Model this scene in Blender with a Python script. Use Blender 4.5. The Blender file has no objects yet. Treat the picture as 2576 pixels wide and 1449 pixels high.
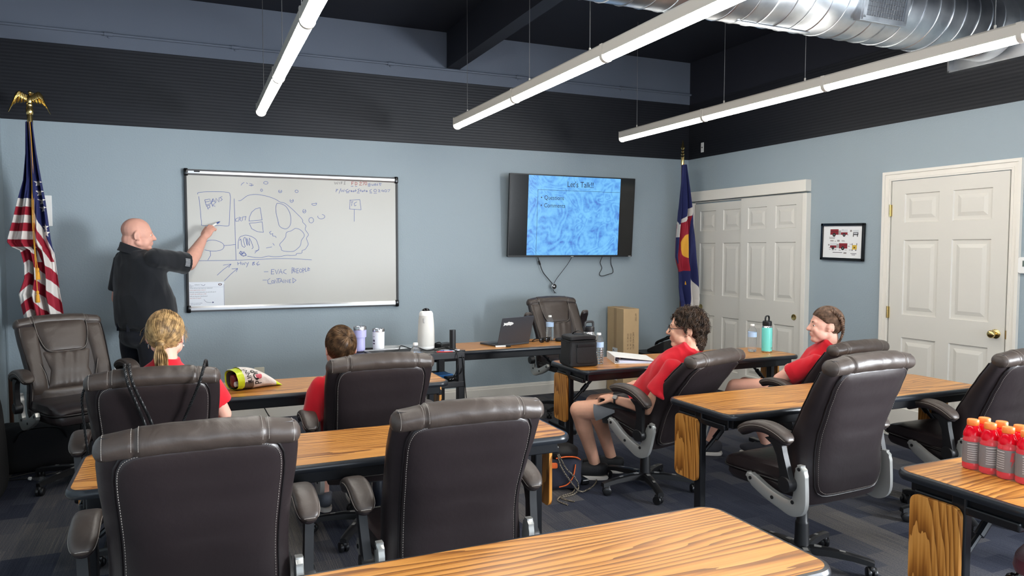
import bpy, math, random
import numpy as np
from mathutils import Vector, Matrix, noise
S = bpy.context.scene
COL = S.collection
R = math.radians
rnd = random.Random(7)

# ---------------------------------------------------------------- camera
cam_d = bpy.data.cameras.new('camera')
cam = bpy.data.objects.new('camera', cam_d); COL.objects.link(cam)
cam_d.sensor_fit = 'HORIZONTAL'; cam_d.sensor_width = 36.0
cam_d.lens = 36.0 * 1838.0 / 2576.0
cam_d.clip_start = 0.05; cam_d.clip_end = 100
cam.location = (-5.13, -6.77, 1.50)
_y, _p, _r = R(23.68), R(3.033), R(0.05)
fw = Vector((math.sin(_y)*math.cos(_p), math.cos(_y)*math.cos(_p), -math.sin(_p)))
rt = Vector((math.cos(_y), -math.sin(_y), 0)); upv = rt.cross(fw)
rt2 = math.cos(_r)*rt + math.sin(_r)*upv; up2 = rt2.cross(fw)
cam.matrix_world = Matrix.Translation(cam.location) @ Matrix((
    (rt2.x, up2.x, -fw.x), (rt2.y, up2.y, -fw.y), (rt2.z, up2.z, -fw.z))).to_4x4()
S.camera = cam

# ---------------------------------------------------------------- world, exposure, daylight
def lin(c):
    return tuple(((v/255)/12.92 if v/255 <= .04045 else ((v/255+.055)/1.055)**2.4) for v in c)
w = bpy.data.worlds.new('world'); S.world = w; w.use_nodes = True
wb = w.node_tree.nodes['Background']
wb.inputs[0].default_value = (.78, .88, 1.0, 1); wb.inputs[1].default_value = 3.2
S.view_settings.view_transform = 'Standard'; S.view_settings.look = 'None'
S.view_settings.gamma = 1; S.view_settings.use_curve_mapping = False
S.view_settings.exposure = 1.15
LED = 17.5
def window_light(name, loc, rot, sx, sy, power, col=(.90, .95, 1.0)):
    l = bpy.data.lights.new(name, 'AREA'); l.shape = 'RECTANGLE'; l.size = sx; l.size_y = sy
    l.energy = power; l.color = col
    o = bpy.data.objects.new(name, l); COL.objects.link(o); o.location = loc; o.rotation_euler = rot
    return o
# daylight through the storefront windows behind the photographer
window_light('daylight_back_right', (-1.75, -9.75, 1.55), (R(90), 0, R(180+0)), 2.6, 1.9, 250)
window_light('daylight_back_left', (-4.75, -9.75, 1.55), (R(90), 0, R(180+0)), 2.2, 1.9, 130)
window_light('daylight_side', (0.25, -7.35, 1.5), (R(90), 0, R(90)), 1.9, 1.5, 450)

# ---------------------------------------------------------------- materials
def mat(name, color, rough=.6, metal=0, spec=.5, bump=None, emit=None, trans=0, alpha=1, coat=0, ior=1.45, lin_in=False, vary=None, sheen=0):
    m = bpy.data.materials.new(name); m.use_nodes = True
    n = m.node_tree.nodes; L = m.node_tree.links; b = n['Principled BSDF']
    c = color if lin_in else lin(color)
    b.inputs['Base Color'].default_value = (*c, 1)
    b.inputs['Roughness'].default_value = rough; b.inputs['Metallic'].default_value = metal
    b.inputs['Specular IOR Level'].default_value = spec; b.inputs['IOR'].default_value = ior
    b.inputs['Transmission Weight'].default_value = trans; b.inputs['Alpha'].default_value = alpha
    b.inputs['Coat Weight'].default_value = coat
    b.inputs['Sheen Weight'].default_value = sheen
    if emit:
        b.inputs['Emission Color'].default_value = (*lin(emit[0]), 1); b.inputs['Emission Strength'].default_value = emit[1]
    tc = None
    if bump or vary:
        tc = n.new('ShaderNodeTexCoord')
    if bump:
        sc, st = bump[0], bump[1]
        t = n.new('ShaderNodeTexNoise'); t.inputs['Scale'].default_value = sc; t.inputs['Detail'].default_value = bump[2] if len(bump) > 2 else 3
        bp = n.new('ShaderNodeBump'); bp.inputs['Strength'].default_value = st; bp.inputs['Distance'].default_value = bump[3] if len(bump) > 3 else .002
        L.new(tc.outputs['Object'], t.inputs['Vector']); L.new(t.outputs['Fac'], bp.inputs['Height']); L.new(bp.outputs[0], b.inputs['Normal'])
    if vary:
        sc, amt = vary[0], vary[1]
        t = n.new('ShaderNodeTexNoise'); t.inputs['Scale'].default_value = sc; t.inputs['Detail'].default_value = 4
        L.new(tc.outputs['Object'], t.inputs['Vector'])
        r = n.new('ShaderNodeMapRange'); r.inputs[1].default_value = .3; r.inputs[2].default_value = .7
        r.inputs[3].default_value = 1-amt; r.inputs[4].default_value = 1+amt
        mx = n.new('ShaderNodeVectorMath'); mx.operation = 'SCALE'; mx.inputs[0].default_value = c
        L.new(t.outputs['Fac'], r.inputs[0]); L.new(r.outputs[0], mx.inputs['Scale']); L.new(mx.outputs[0], b.inputs['Base Color'])
    return m

def tc_map(m, scale=(1, 1, 1), rot=(0, 0, 0)):
    n = m.node_tree.nodes; L = m.node_tree.links
    tc = n.new('ShaderNodeTexCoord'); mp = n.new('ShaderNodeMapping')
    mp.inputs['Scale'].default_value = scale; mp.inputs['Rotation'].default_value = rot
    L.new(tc.outputs['Object'], mp.inputs['Vector'])
    return mp.outputs[0]

def ramp(m, stops):
    r = m.node_tree.nodes.new('ShaderNodeValToRGB'); e = r.color_ramp.elements
    while len(e) < len(stops): e.new(.5)
    for i, (p, c) in enumerate(stops):
        e[i].position = p; e[i].color = (*lin(c), 1)
    return r

def wood(name, vertical=False):
    m = mat(name, (200, 150, 90), rough=.31, spec=.5)
    n = m.node_tree.nodes; L = m.node_tree.links; b = n['Principled BSDF']
    sc = (1, 1, 1)
    v = tc_map(m, (1, 1, 1), (0, R(90), 0) if vertical else (0, 0, 0))
    def noi(scale, detail=2, stretch=(1, 1, 1), rough=.5):
        mp = n.new('ShaderNodeMapping'); mp.inputs['Scale'].default_value = stretch; L.new(v, mp.inputs[0])
        t = n.new('ShaderNodeTexNoise'); t.inputs['Scale'].default_value = scale; t.inputs['Detail'].default_value = detail
        t.inputs['Roughness'].default_value = rough
        L.new(mp.outputs[0], t.inputs['Vector']); return t.outputs['Fac']
    def mth(op, a, bb):
        q = n.new('ShaderNodeMath'); q.operation = op
        for i, s in enumerate((a, bb)):
            if isinstance(s, (int, float)): q.inputs[i].default_value = s
            else: L.new(s, q.inputs[i])
        return q.outputs[0]
    big = noi(1.0, 1, (.42, 2.6, 2.6))          # broad figure that gives cathedral arches
    wob = noi(5.0, 2, (.35, 6, 6))
    sp = n.new('ShaderNodeSeparateXYZ'); L.new(v, sp.inputs[0])
    f = mth('ADD', mth('ADD', mth('MULTIPLY', big, 26.0), mth('MULTIPLY', wob, 1.6)), mth('MULTIPLY', sp.outputs[1], 34.0))
    rings = mth('FRACT', f, 0)
    fine = noi(60, 3, (.03, 2.2, 2.2), .7)
    g = mth('ADD', mth('MULTIPLY', mth('POWER', rings, 1.8), .54), mth('MULTIPLY', fine, .72))
    r = ramp(m, [(.20, (212, 152, 80)), (.46, (192, 131, 60)), (.68, (154, 97, 38)), (.92, (116, 69, 25))])
    L.new(g, r.inputs[0]); L.new(r.outputs[0], b.inputs['Base Color'])
    bp = n.new('ShaderNodeBump'); bp.inputs['Strength'].default_value = .12; bp.inputs['Distance'].default_value = .001
    L.new(fine, bp.inputs['Height']); L.new(bp.outputs[0], b.inputs['Normal'])
    return m

def leather(name, col, rough=.34, wr=.42, di=.8):
    m = mat(name, col, rough=rough, spec=.55)
    n = m.node_tree.nodes; L = m.node_tree.links; b = n['Principled BSDF']
    v = tc_map(m)
    t1 = n.new('ShaderNodeTexNoise'); t1.inputs['Scale'].default_value = 11; t1.inputs['Detail'].default_value = 4; t1.inputs['Distortion'].default_value = di; L.new(v, t1.inputs['Vector'])
    t2 = n.new('ShaderNodeTexVoronoi'); t2.inputs['Scale'].default_value = 260; L.new(v, t2.inputs['Vector'])
    b1 = n.new('ShaderNodeBump'); b1.inputs['Strength'].default_value = wr; b1.inputs['Distance'].default_value = .012
    b2 = n.new('ShaderNodeBump'); b2.inputs['Strength'].default_value = .10; b2.inputs['Distance'].default_value = .0006
    L.new(t1.outputs['Fac'], b1.inputs['Height']); L.new(t2.outputs['Distance'], b2.inputs['Height'])
    L.new(b1.outputs[0], b2.inputs['Normal']); L.new(b2.outputs[0], b.inputs['Normal'])
    return m

M = {}
M['leather'] = leather('brown_leather', (38, 31, 32), .37, .22, .0)
M['leather_pad'] = leather('lighter_brown_leather', (64, 55, 50), .42, .36, .6)  # lighter, rougher brown than the shell, for headrest roll and pads
M['piping'] = mat('dark_piping', (26, 22, 23), .4)
M['stitch'] = mat('pale_stitch', (158, 150, 142), .7)
M['silver'] = mat('silver_plastic', (186, 186, 182), .32, metal=.55)
M['blackplastic'] = mat('black_plastic', (24, 24, 26), .42)
M['blackgloss'] = mat('black_gloss', (14, 14, 16), .18)
M['caster'] = mat('caster_black', (22, 22, 24), .35)
M['greyinsert'] = mat('grey_insert', (150, 148, 144), .4, metal=.3)
M['chrome'] = mat('chrome', (210, 210, 212), .12, metal=1)
M['steel'] = mat('brushed_steel', (190, 190, 192), .25, metal=1)
M['brass'] = mat('brass', (216, 190, 126), .18, metal=1)
M['tableblack'] = mat('table_black', (20, 21, 24), .3)
M['tableedge'] = mat('table_edge_black', (30, 33, 38), .28)
M['wood'] = wood('oak_laminate'); M['woodv'] = wood('oak_laminate_upright', True)
M['white_trim'] = mat('white_trim', (226, 221, 211), .42, bump=(60, .05))
M['white'] = mat('white_gloss', (232, 231, 228), .35)
M['paper'] = mat('paper', (228, 228, 228), .7)
M['black'] = mat('matte_black', (16, 16, 18), .6)
M['cable'] = mat('cable_black', (14, 14, 15), .45)
M['clear'] = mat('clear_plastic', (235, 243, 248), .04, trans=1, ior=1.25)
M['clearthin'] = mat('clear_film', (240, 244, 248), .08, trans=.9, ior=1.1, alpha=.45)
M['water'] = mat('water', (240, 247, 250), .02, trans=1, ior=1.33)

# ---------------------------------------------------------------- geometry helpers
class G:
    def __init__(s): s.v = []; s.f = []; s.mi = []; s.cur = 0
    def add(s, vs, fs, X=None):
        o = len(s.v)
        s.v += [tuple(X @ Vector(p)) for p in vs] if X is not None else [tuple(p) for p in vs]
        s.f += [tuple(i+o for i in f) for f in fs]; s.mi += [s.cur]*len(fs); return s
    def box(s, c, d, X=None):
        x, y, z = c; a, b, e = d[0]/2, d[1]/2, d[2]/2
        vs = [(x+i*a, y+j*b, z+k*e) for i in (-1, 1) for j in (-1, 1) for k in (-1, 1)]
        return s.add(vs, [(0, 1, 3, 2), (4, 6, 7, 5), (0, 4, 5, 1), (2, 3, 7, 6), (0, 2, 6, 4), (1, 5, 7, 3)], X)
    def loft(s, rings, cap=True, close=True, X=None):
        n = len(rings[0]); vs = [p for r in rings for p in r]; fs = []
        for i in range(len(rings)-1):
            for j in range(n if close else n-1):
                k = (j+1) % n
                fs.append((i*n+j, i*n+k, (i+1)*n+k, (i+1)*n+j))
        if cap and close:
            fs.append(tuple(range(n-1, -1, -1))); fs.append(tuple((len(rings)-1)*n+j for j in range(n)))
        return s.add(vs, fs, X)
    def lathe(s, prof, c=(0, 0, 0), n=24, X=None, cap=True):
        rings = [[(c[0]+r*math.cos(2*math.pi*j/n), c[1]+r*math.sin(2*math.pi*j/n), c[2]+z) for j in range(n)] for r, z in prof]
        return s.loft(rings, cap, True, X)
    def tube(s, pts, r, n=8, cap=True, X=None, flat=1.0):
        pts = [Vector(p) for p in pts]
        if len(pts) < 2: return s
        rr = r if isinstance(r, (list, tuple)) else [r]*len(pts)
        t = (pts[1]-pts[0]).normalized()
        a = Vector((0, 0, 1)) if abs(t.z) < .9 else Vector((1, 0, 0))
        u = t.cross(a).normalized(); rings = []
        for i, p in enumerate(pts):
            tn = (pts[min(i+1, len(pts)-1)]-pts[max(i-1, 0)])
            if tn.length > 1e-9: t = tn.normalized()
            u = (u - t*u.dot(t))
            u = u.normalized() if u.length > 1e-6 else t.orthogonal().normalized()
            v = t.cross(u)
            rings.append([p + (u*math.cos(2*math.pi*j/n) + v*math.sin(2*math.pi*j/n)*flat)*rr[i] for j in range(n)])
        return s.loft(rings, cap, True, X)
    def prism(s, poly, h, X=None):      # poly in xy, extruded in z from 0 to h
        n = len(poly); vs = [(p[0], p[1], 0) for p in poly]+[(p[0], p[1], h) for p in poly]
        fs = [tuple(range(n-1, -1, -1)), tuple(range(n, 2*n))]+[(i, (i+1) % n, n+(i+1) % n, n+i) for i in range(n)]
        return s.add(vs, fs, X)
    def sq(s, c, d, e1=.3, e2=.3, n=32, m=16, X=None, fn=None):   # superellipsoid (rounded box), d = half sizes
        def pw(v, e): return math.copysign(abs(v)**e, v)
        rings = []
        for i in range(1, m):
            a = -math.pi/2 + math.pi*i/m; ring = []
            for j in range(n):
                t = 2*math.pi*j/n
                p = (d[0]*pw(math.cos(a), e1)*pw(math.cos(t), e2), d[1]*pw(math.cos(a), e1)*pw(math.sin(t), e2), d[2]*pw(math.sin(a), e1))
                if fn: p = fn(p)
                ring.append((c[0]+p[0], c[1]+p[1], c[2]+p[2]))
            rings.append(ring)
        return s.loft(rings, True, True, X)
    def cap(s, p1, p2, r1, r2, n=16):    # tapered capsule with round ends
        p1, p2 = Vector(p1), Vector(p2); d = p2-p1; L_ = d.length; t = d.normalized()
        pts = []; rr = []
        for k in range(5): a = math.pi/2*k/4*.98+.02; pts.append(p1 - t*r1*math.cos(a)); rr.append(r1*math.sin(a))
        for k in range(5): a = math.pi/2*(4-k)/4*.98+.02; pts.append(p2 + t*r2*math.cos(a)); rr.append(r2*math.sin(a))
        return s.tube(pts, rr, n)
    def ell(s, c, d, X=None, n=20, m=12):
        return s.sq((0, 0, 0), d, 1, 1, n, m, (Matrix.Translation(c) @ (X.to_4x4() if X else Matrix())))
    def mesh(s, name, mats, smooth=True):
        me = bpy.data.meshes.new(name); me.from_pydata(s.v, [], s.f); me.update()
        for m_ in (mats if isinstance(mats, (list, tuple)) else [mats]): me.materials.append(m_)
        if any(s.mi): me.polygons.foreach_set('material_index', s.mi)
        if smooth is True:
            me.shade_smooth()
            try: me.set_sharp_from_angle(angle=R(42))
            except Exception: pass
        elif smooth == 'all': me.shade_smooth()
        return me
    def build(s, name, mats, parent=None, smooth=True, bevel=0, seg=2, X=None):
        o = bpy.data.objects.new(name, s.mesh(name, mats, smooth)); COL.objects.link(o)
        if parent: o.parent = parent
        if X is not None: o.matrix_local = X
        if bevel:
            b = o.modifiers.new('bevel', 'BEVEL'); b.width = bevel; b.segments = seg; b.limit_method = 'ANGLE'; b.angle_limit = R(40)
            b.harden_normals = False
        return o

def thing(name, label, cat, loc=(0, 0, 0), rz=0, group=None):
    o = bpy.data.objects.new(name, None); COL.objects.link(o); o.empty_display_size = .05
    o.location = loc; o.rotation_euler = (0, 0, R(rz)); o['label'] = label; o['category'] = cat
    if group: o['group'] = group
    return o
def tag(o, label, cat, group=None, kind=None):
    o['label'] = label; o['category'] = cat
    if group: o['group'] = group
    if kind: o['kind'] = kind
    return o
def struct(o): o['kind'] = 'structure'; return o
def dup(root, loc=None, rz=None, label=None, group=None):
    r = root.copy(); COL.objects.link(r)
    if loc is not None: r.location = loc
    if rz is not None: r.rotation_euler = (0, 0, R(rz))
    if label: r['label'] = label
    if group: r['group'] = group
    for ch in list(root.children):
        c = ch.copy(); COL.objects.link(c); c.parent = r
        for g in list(ch.children):
            d = g.copy(); COL.objects.link(d); d.parent = c
    return r
def rrect(x0, y0, x1, y1, r, n=6):
    pts = []
    for cx, cy, a0 in ((x1-r, y1-r, 0), (x0+r, y1-r, 90), (x0+r, y0+r, 180), (x1-r, y0+r, 270)):
        for k in range(n+1):
            a = R(a0+90*k/n); pts.append((cx+r*math.cos(a), cy+r*math.sin(a)))
    return pts
def smooth_path(pts, k=6):      # Catmull-Rom
    P = [Vector(p) for p in pts]; out = []
    for i in range(len(P)-1):
        a = P[max(i-1, 0)]; b = P[i]; c = P[i+1]; d = P[min(i+2, len(P)-1)]
        for j in range(k):
            t = j/k
            out.append(.5*((2*b)+(c-a)*t+(2*a-5*b+4*c-d)*t*t+(3*b-a-3*c+d)*t**3))
    out.append(P[-1]); return out
def text_mesh(s, size, X, name, m, parent, ext=.0004, align='LEFT', sx=1.0, font=None):
    c = bpy.data.curves.new(name, 'FONT'); c.body = s; c.size = size; c.extrude = ext; c.align_x = align
    t = bpy.data.objects.new(name, c); COL.objects.link(t)
    dg = bpy.context.evaluated_depsgraph_get(); me = bpy.data.meshes.new_from_object(t.evaluated_get(dg))
    bpy.data.objects.remove(t); me.transform(Matrix.Diagonal((sx, 1, 1, 1)))
    me.materials.clear(); me.materials.append(m)
    o = bpy.data.objects.new(name, me); COL.objects.link(o); o.parent = parent
    o.matrix_local = X; return o
def remesh(g, name, m, vox=.006, smooth=4, disp=None, parent=None, flats=()):
    me = g.mesh(name, m, False); o = bpy.data.objects.new(name, me); COL.objects.link(o)
    md = o.modifiers.new('r', 'REMESH'); md.mode = 'VOXEL'; md.voxel_size = vox
    if smooth:
        sm = o.modifiers.new('s', 'SMOOTH'); sm.factor = .5; sm.iterations = smooth
    dg = bpy.context.evaluated_depsgraph_get(); me2 = bpy.data.meshes.new_from_object(o.evaluated_get(dg))
    bpy.data.objects.remove(o)
    me2.name = name
    if disp:
        amp, sc = disp; nv = len(me2.vertices)
        co = [v.co.copy() for v in me2.vertices]; no = [v.normal.copy() for v in me2.vertices]
        for i, v in enumerate(me2.vertices):
            p = co[i]; q = Vector((p.x*sc, p.y*sc, p.z*sc*.6))
            d = 1-2*abs(noise.noise(q))
            v.co = p + no[i]*amp*(d-.6+.5*noise.noise(q*2.7))
    me2.shade_smooth(); me2.materials.clear(); me2.materials.append(m)
    o = bpy.data.objects.new(name, me2); COL.objects.link(o)
    if parent: o.parent = parent
    return o
# ---------------------------------------------------------------- the room
XL, YB, ZC, ZB, ZD = -6.45, -9.5, 3.57, 2.50, 3.11     # left wall, back wall, ceiling, top of blue paint, top of dark band
def paint(name, col, scale=130, st=.35, dist=.002, rough=.55):
    m = mat(name, col, rough, spec=.35)
    n = m.node_tree.nodes; L = m.node_tree.links; b = n['Principled BSDF']; v = tc_map(m)
    t = n.new('ShaderNodeTexNoise'); t.inputs['Scale'].default_value = scale; t.inputs['Detail'].default_value = 2; L.new(v, t.inputs['Vector'])
    bp = n.new('ShaderNodeBump'); bp.inputs['Strength'].default_value = st; bp.inputs['Distance'].default_value = dist
    L.new(t.outputs['Fac'], bp.inputs['Height']); L.new(bp.outputs[0], b.inputs['Normal'])
    return m
M['blue'] = paint('blue_grey_wall_paint', (150, 163, 170), 75, .5, .003)
M['slate'] = paint('slate_drywall', (100, 108, 122), 90, .3, .002, .5)
M['navy'] = paint('dark_ceiling_paint', (32, 34, 43), 60, .2, .002, .6)
# dark ribbed band
m = mat('dark_ribbed_band', (20, 21, 26), .5)
n = m.node_tree.nodes; L = m.node_tree.links; b = n['Principled BSDF']; v = tc_map(m)
wv = n.new('ShaderNodeTexWave'); wv.bands_direction = 'Z'; wv.inputs['Scale'].default_value = 12; wv.inputs['Distortion'].default_value = 0
L.new(v, wv.inputs['Vector'])
bp = n.new('ShaderNodeBump'); bp.inputs['Strength'].default_value = .25; bp.inputs['Distance'].default_value = .002
rr_ = ramp(m, [(.0, (19, 21, 27)), (.25, (23, 25, 32))]); L.new(wv.outputs['Fac'], rr_.inputs[0]); L.new(rr_.outputs[0], b.inputs['Base Color'])
L.new(wv.outputs['Fac'], bp.inputs['Height']); L.new(bp.outputs[0], b.inputs['Normal']); M['band'] = m
# carpet planks
m = mat('carpet_planks', (50, 52, 58), .95, spec=.1)
n = m.node_tree.nodes; L = m.node_tree.links; b = n['Principled BSDF']; v = tc_map(m, (1, 1, 1), (0, 0, R(90)))
br = n.new('ShaderNodeTexBrick'); br.offset = .37; br.inputs['Scale'].default_value = 1; br.inputs['Mortar Size'].default_value = 0
br.inputs['Brick Width'].default_value = 1.0; br.inputs['Row Height'].default_value = .25
br.inputs['Color1'].default_value = (0, 0, 0, 1); br.inputs['Color2'].default_value = (1, 1, 1, 1); br.inputs['Bias'].default_value = 0
L.new(v, br.inputs['Vector'])
br2 = n.new('ShaderNodeTexBrick'); br2.offset = .5; br2.inputs['Scale'].default_value = 1; br2.inputs['Mortar Size'].default_value = 0
br2.inputs['Brick Width'].default_value = .25; br2.inputs['Row Height'].default_value = .125
br2.inputs['Color1'].default_value = (0, 0, 0, 1); br2.inputs['Color2'].default_value = (1, 1, 1, 1)
L.new(v, br2.inputs['Vector'])
n1 = n.new('ShaderNodeTexNoise'); n1.inputs['Scale'].default_value = 160; n1.inputs['Detail'].default_value = 2; L.new(v, n1.inputs['Vector'])
mp2 = n.new('ShaderNodeMapping'); mp2.inputs['Scale'].default_value = (3, 190, 1); L.new(v, mp2.inputs[0])
n2 = n.new('ShaderNodeTexNoise'); n2.inputs['Scale'].default_value = 1; n2.inputs['Detail'].default_value = 1; L.new(mp2.outputs[0], n2.inputs['Vector'])
def mm(op, a, c_):
    q = n.new('ShaderNodeMath'); q.operation = op
    for i, s_ in enumerate((a, c_)):
        if isinstance(s_, (int, float)): q.inputs[i].default_value = s_
        else: L.new(s_, q.inputs[i])
    return q.outputs[0]
s_ = mm('ADD', mm('MULTIPLY', br.outputs['Color'], .42), mm('MULTIPLY', br2.outputs['Color'], .30))
s_ = mm('ADD', s_, mm('MULTIPLY', mm('SUBTRACT', n1.outputs['Fac'], .5), .55))
s_ = mm('ADD', s_, mm('MULTIPLY', mm('SUBTRACT', n2.outputs['Fac'], .5), .5))
rp = ramp(m, [(.0, (42, 45, 57)), (.3, (58, 61, 72)), (.55, (80, 79, 82)), (.85, (116, 110, 102))])
L.new(s_, rp.inputs[0]); L.new(rp.outputs[0], b.inputs['Base Color'])
bp = n.new('ShaderNodeBump'); bp.inputs['Strength'].default_value = .5; bp.inputs['Distance'].default_value = .004
L.new(mm('ADD', n1.outputs['Fac'], n2.outputs['Fac']), bp.inputs['Height']); L.new(bp.outputs[0], b.inputs['Normal']); M['carpet'] = m

T = .12
struct(G().box(((XL)/2, YB/2, -.06), (-XL+2*T, -YB+2*T, .12)).build('floor', M['carpet'], smooth=False))
struct(G().box((XL/2, YB/2, ZC+.05), (-XL+2*T, -YB+2*T, .10)).build('ceiling', M['navy'], smooth=False))
# front wall: painted wall, ribbed band, slate header, conduit
g = G(); g.box((XL/2, T/2, ZB/2), (-XL+2*T, T, ZB)); g.cur = 1
g.box((XL/2, T/2, (ZB+ZD)/2), (-XL+2*T, T, ZD-ZB)); g.cur = 2
g.box((XL/2, T/2-.004, (ZD+ZC)/2), (-XL, T+.008, ZC-ZD))
fwall = struct(g.build('wall_front', [M['blue'], M['band'], M['slate']], smooth=False))
g = G(); g.box((T/2, YB/2, ZB/2), (T, -YB, ZB)); g.cur = 1
g.box((T/2, YB/2, (ZB+ZD)/2), (T, -YB, ZD-ZB)); g.cur = 2
g.box((T/2-.004, YB/2, (ZD+ZC)/2), (T+.008, -YB, ZC-ZD))
# right wall is built in pieces round the side window (y -8.3..-6.4, z .75..2.25)
g = G()
def wallx(y0, y1, z0, z1): g.box((T/2, (y0+y1)/2, (z0+z1)/2), (T, abs(y1-y0), z1-z0))
wallx(0, -6.4, 0, ZB); wallx(-6.4, -8.3, 0, .75); wallx(-6.4, -8.3, 2.25, ZB); wallx(-8.3, YB, 0, ZB)
g.cur = 1; wallx(0, YB, ZB, ZD); g.cur = 2; wallx(0, YB, ZD, ZC)
struct(g.build('wall_right', [M['blue'], M['band'], M['navy']], smooth=False))
g = G(); g.box((XL-T/2, YB/2, ZB/2), (T, -YB, ZB)); g.cur = 1; g.box((XL-T/2, YB/2, (ZB+ZD)/2), (T, -YB, ZD-ZB)); g.cur = 2
g.box((XL-T/2, YB/2, (ZC+ZD)/2), (T, -YB, ZC-ZD))
struct(g.build('wall_left', [M['blue'], M['band'], M['navy']], smooth=False))
g = G()
def wally(x0, x1, z0, z1): g.box(((x0+x1)/2, YB-T/2, (z0+z1)/2), (abs(x1-x0), T, z1-z0))
wally(XL-T, -5.9, 0, ZB); wally(-3.6, -3.1, 0, ZB); wally(-.4, T, 0, ZB)
wally(-5.9, -3.6, 0, .55); wally(-5.9, -3.6, 2.45, ZB); wally(-3.1, -.4, 0, .55); wally(-3.1, -.4, 2.45, ZB)
g.cur = 1; wally(XL-T, T, ZB, ZD); g.cur = 2; wally(XL-T, T, ZD, ZC)
struct(g.build('wall_back', [M['blue'], M['band'], M['navy']], smooth=False))
def window(name, axis, c, w_, h_):
    g = G(); fwd = .05
    parts = [((0, 0, h_/2-.03), (w_, .06, .06)), ((0, 0, -h_/2+.03), (w_, .06, .06)), ((-w_/2+.03, 0, 0), (.06, .06, h_)), ((w_/2-.03, 0, 0), (.06, .06, h_)), ((0, 0, 0), (.05, .05, h_-.1))]
    for p, d in parts: g.box(p, d)
    X = Matrix.Translation(c) @ Matrix.Rotation(R(90) if axis == 'x' else 0, 4, 'Z')
    struct(g.build(name, M['white_trim'], smooth=False, X=X))
window('window_1', 'y', (-4.75, YB-.06, 1.5), 2.3, 1.9)
window('window_2', 'y', (-1.75, YB-.06, 1.5), 2.7, 1.9)
window('window_3', 'x', (.06, -7.35, 1.5), 1.9, 1.5)
# conduit along the front header
g = G(); g.tube([(XL, -.03, 3.215), (.0, -.03, 3.215)], .011, 10)
for x in (-5.7, -4.75, -3.4, -2.1, -.9): g.tube([(x-.03, -.03, 3.215), (x+.03, -.03, 3.215)], .016, 10); g.box((x, -.006, 3.215), (.012, .02, .05))
struct(g.build('trim_1', M['slate']))
# beam at right angle to the front wall, and the shallow joist line on the right wall
struct(G().box((-2.79, -2.3, 3.40), (.13, 4.55, .34)).build('trim_2', M['navy'], smooth=False))
# baseboards
def base_profile(): return [(0, 0), (.016, 0), (.016, .095), (.011, .102), (.011, .110), (.006, .126), (0, .128)]
def baseboard(name, a, b_, nrm):
    a, b_, nrm = Vector(a), Vector(b_), Vector(nrm)
    rings = [[p+nrm*q[0]+Vector((0, 0, q[1])) for q in base_profile()] for p in (a, b_)]
    struct(G().loft(rings).build(name, M['white_trim'], smooth=False))
baseboard('baseboard_front', (XL, 0, 0), (0, 0, 0), (0, -1, 0))
baseboard('baseboard_right', (0, -1.83, 0), (0, -2.54, 0), (-1, 0, 0))
baseboard('baseboard_right_far', (0, -3.66, 0), (0, -9.5, 0), (-1, 0, 0))
baseboard('baseboard_left', (XL, 0, 0), (XL, -9.5, 0), (1, 0, 0))

# ---------------------------------------------------------------- panelled doors
M['door'] = mat('cream_door_paint', (212, 208, 199), .4, bump=(45, .06))
def panel_slab(w_, h_, th, cols, rows):
    """local: x 0..w, z 0..h, front face at y=0 looking to -y, thickness to +y"""
    xs = [0]+[v_ for c_ in cols for v_ in c_]+[w_]; zs = [0]+[v_ for r_ in rows for v_ in r_]+[h_]
    g = G(); pans = {(x0, z0) for x0, _ in cols for z0, _ in rows}
    for i in range(len(xs)-1):
        for k in range(len(zs)-1):
            x0, x1, z0, z1 = xs[i], xs[i+1], zs[k], zs[k+1]
            if (x0, z0) in pans:
                prev = None
                for ins, dep in ((0, 0), (.006, .009), (.016, .010), (.034, .010), (.062, .002)):
                    ring = [(x0+ins, dep, z0+ins), (x1-ins, dep, z0+ins), (x1-ins, dep, z1-ins), (x0+ins, dep, z1-ins)]
                    if prev:
                        for e in range(4):
                            g.add([prev[e], prev[(e+1) % 4], ring[(e+1) % 4], ring[e]], [(0, 1, 2, 3)])
                    prev = ring
                g.add(prev, [(0, 1, 2, 3)])
            else: g.add([(x0, 0, z0), (x1, 0, z0), (x1, 0, z1), (x0, 0, z1)], [(0, 1, 2, 3)])
    g.add([(0, 0, 0), (w_, 0, 0), (w_, 0, h_), (0, 0, h_), (0, th, 0), (w_, th, 0), (w_, th, h_), (0, th, h_)],
          [(4, 7, 6, 5), (0, 4, 5, 1), (3, 2, 6, 7), (0, 3, 7, 4), (1, 5, 6, 2)])
    return g
def knob(parent, x, z, flush=False, name='knob'):
    X = Matrix.Translation((x, 0, z)) @ Matrix.Rotation(R(90), 4, 'X')
    if flush:
        prof = [(.0285, 0), (.0285, .003), (.024, .004), (.018, .001), (.004, .0005)]
    else:
        prof = [(.033, 0), (.033, .004), (.026, .010), (.014, .012), (.013, .030), (.020, .036), (.027, .046), (.027, .056), (.020, .064), (.006, .067)]
    return G().lathe(prof, n=28, X=X).build(name, M['brass'], parent)
RX = Matrix.Rotation(R(-90), 4, 'Z')      # local x -> -y, local -y -> -x : hangs on the right wall
def on_right(y, z=0, off=0.0): return Matrix.Translation((-off, y, z)) @ RX
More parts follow.
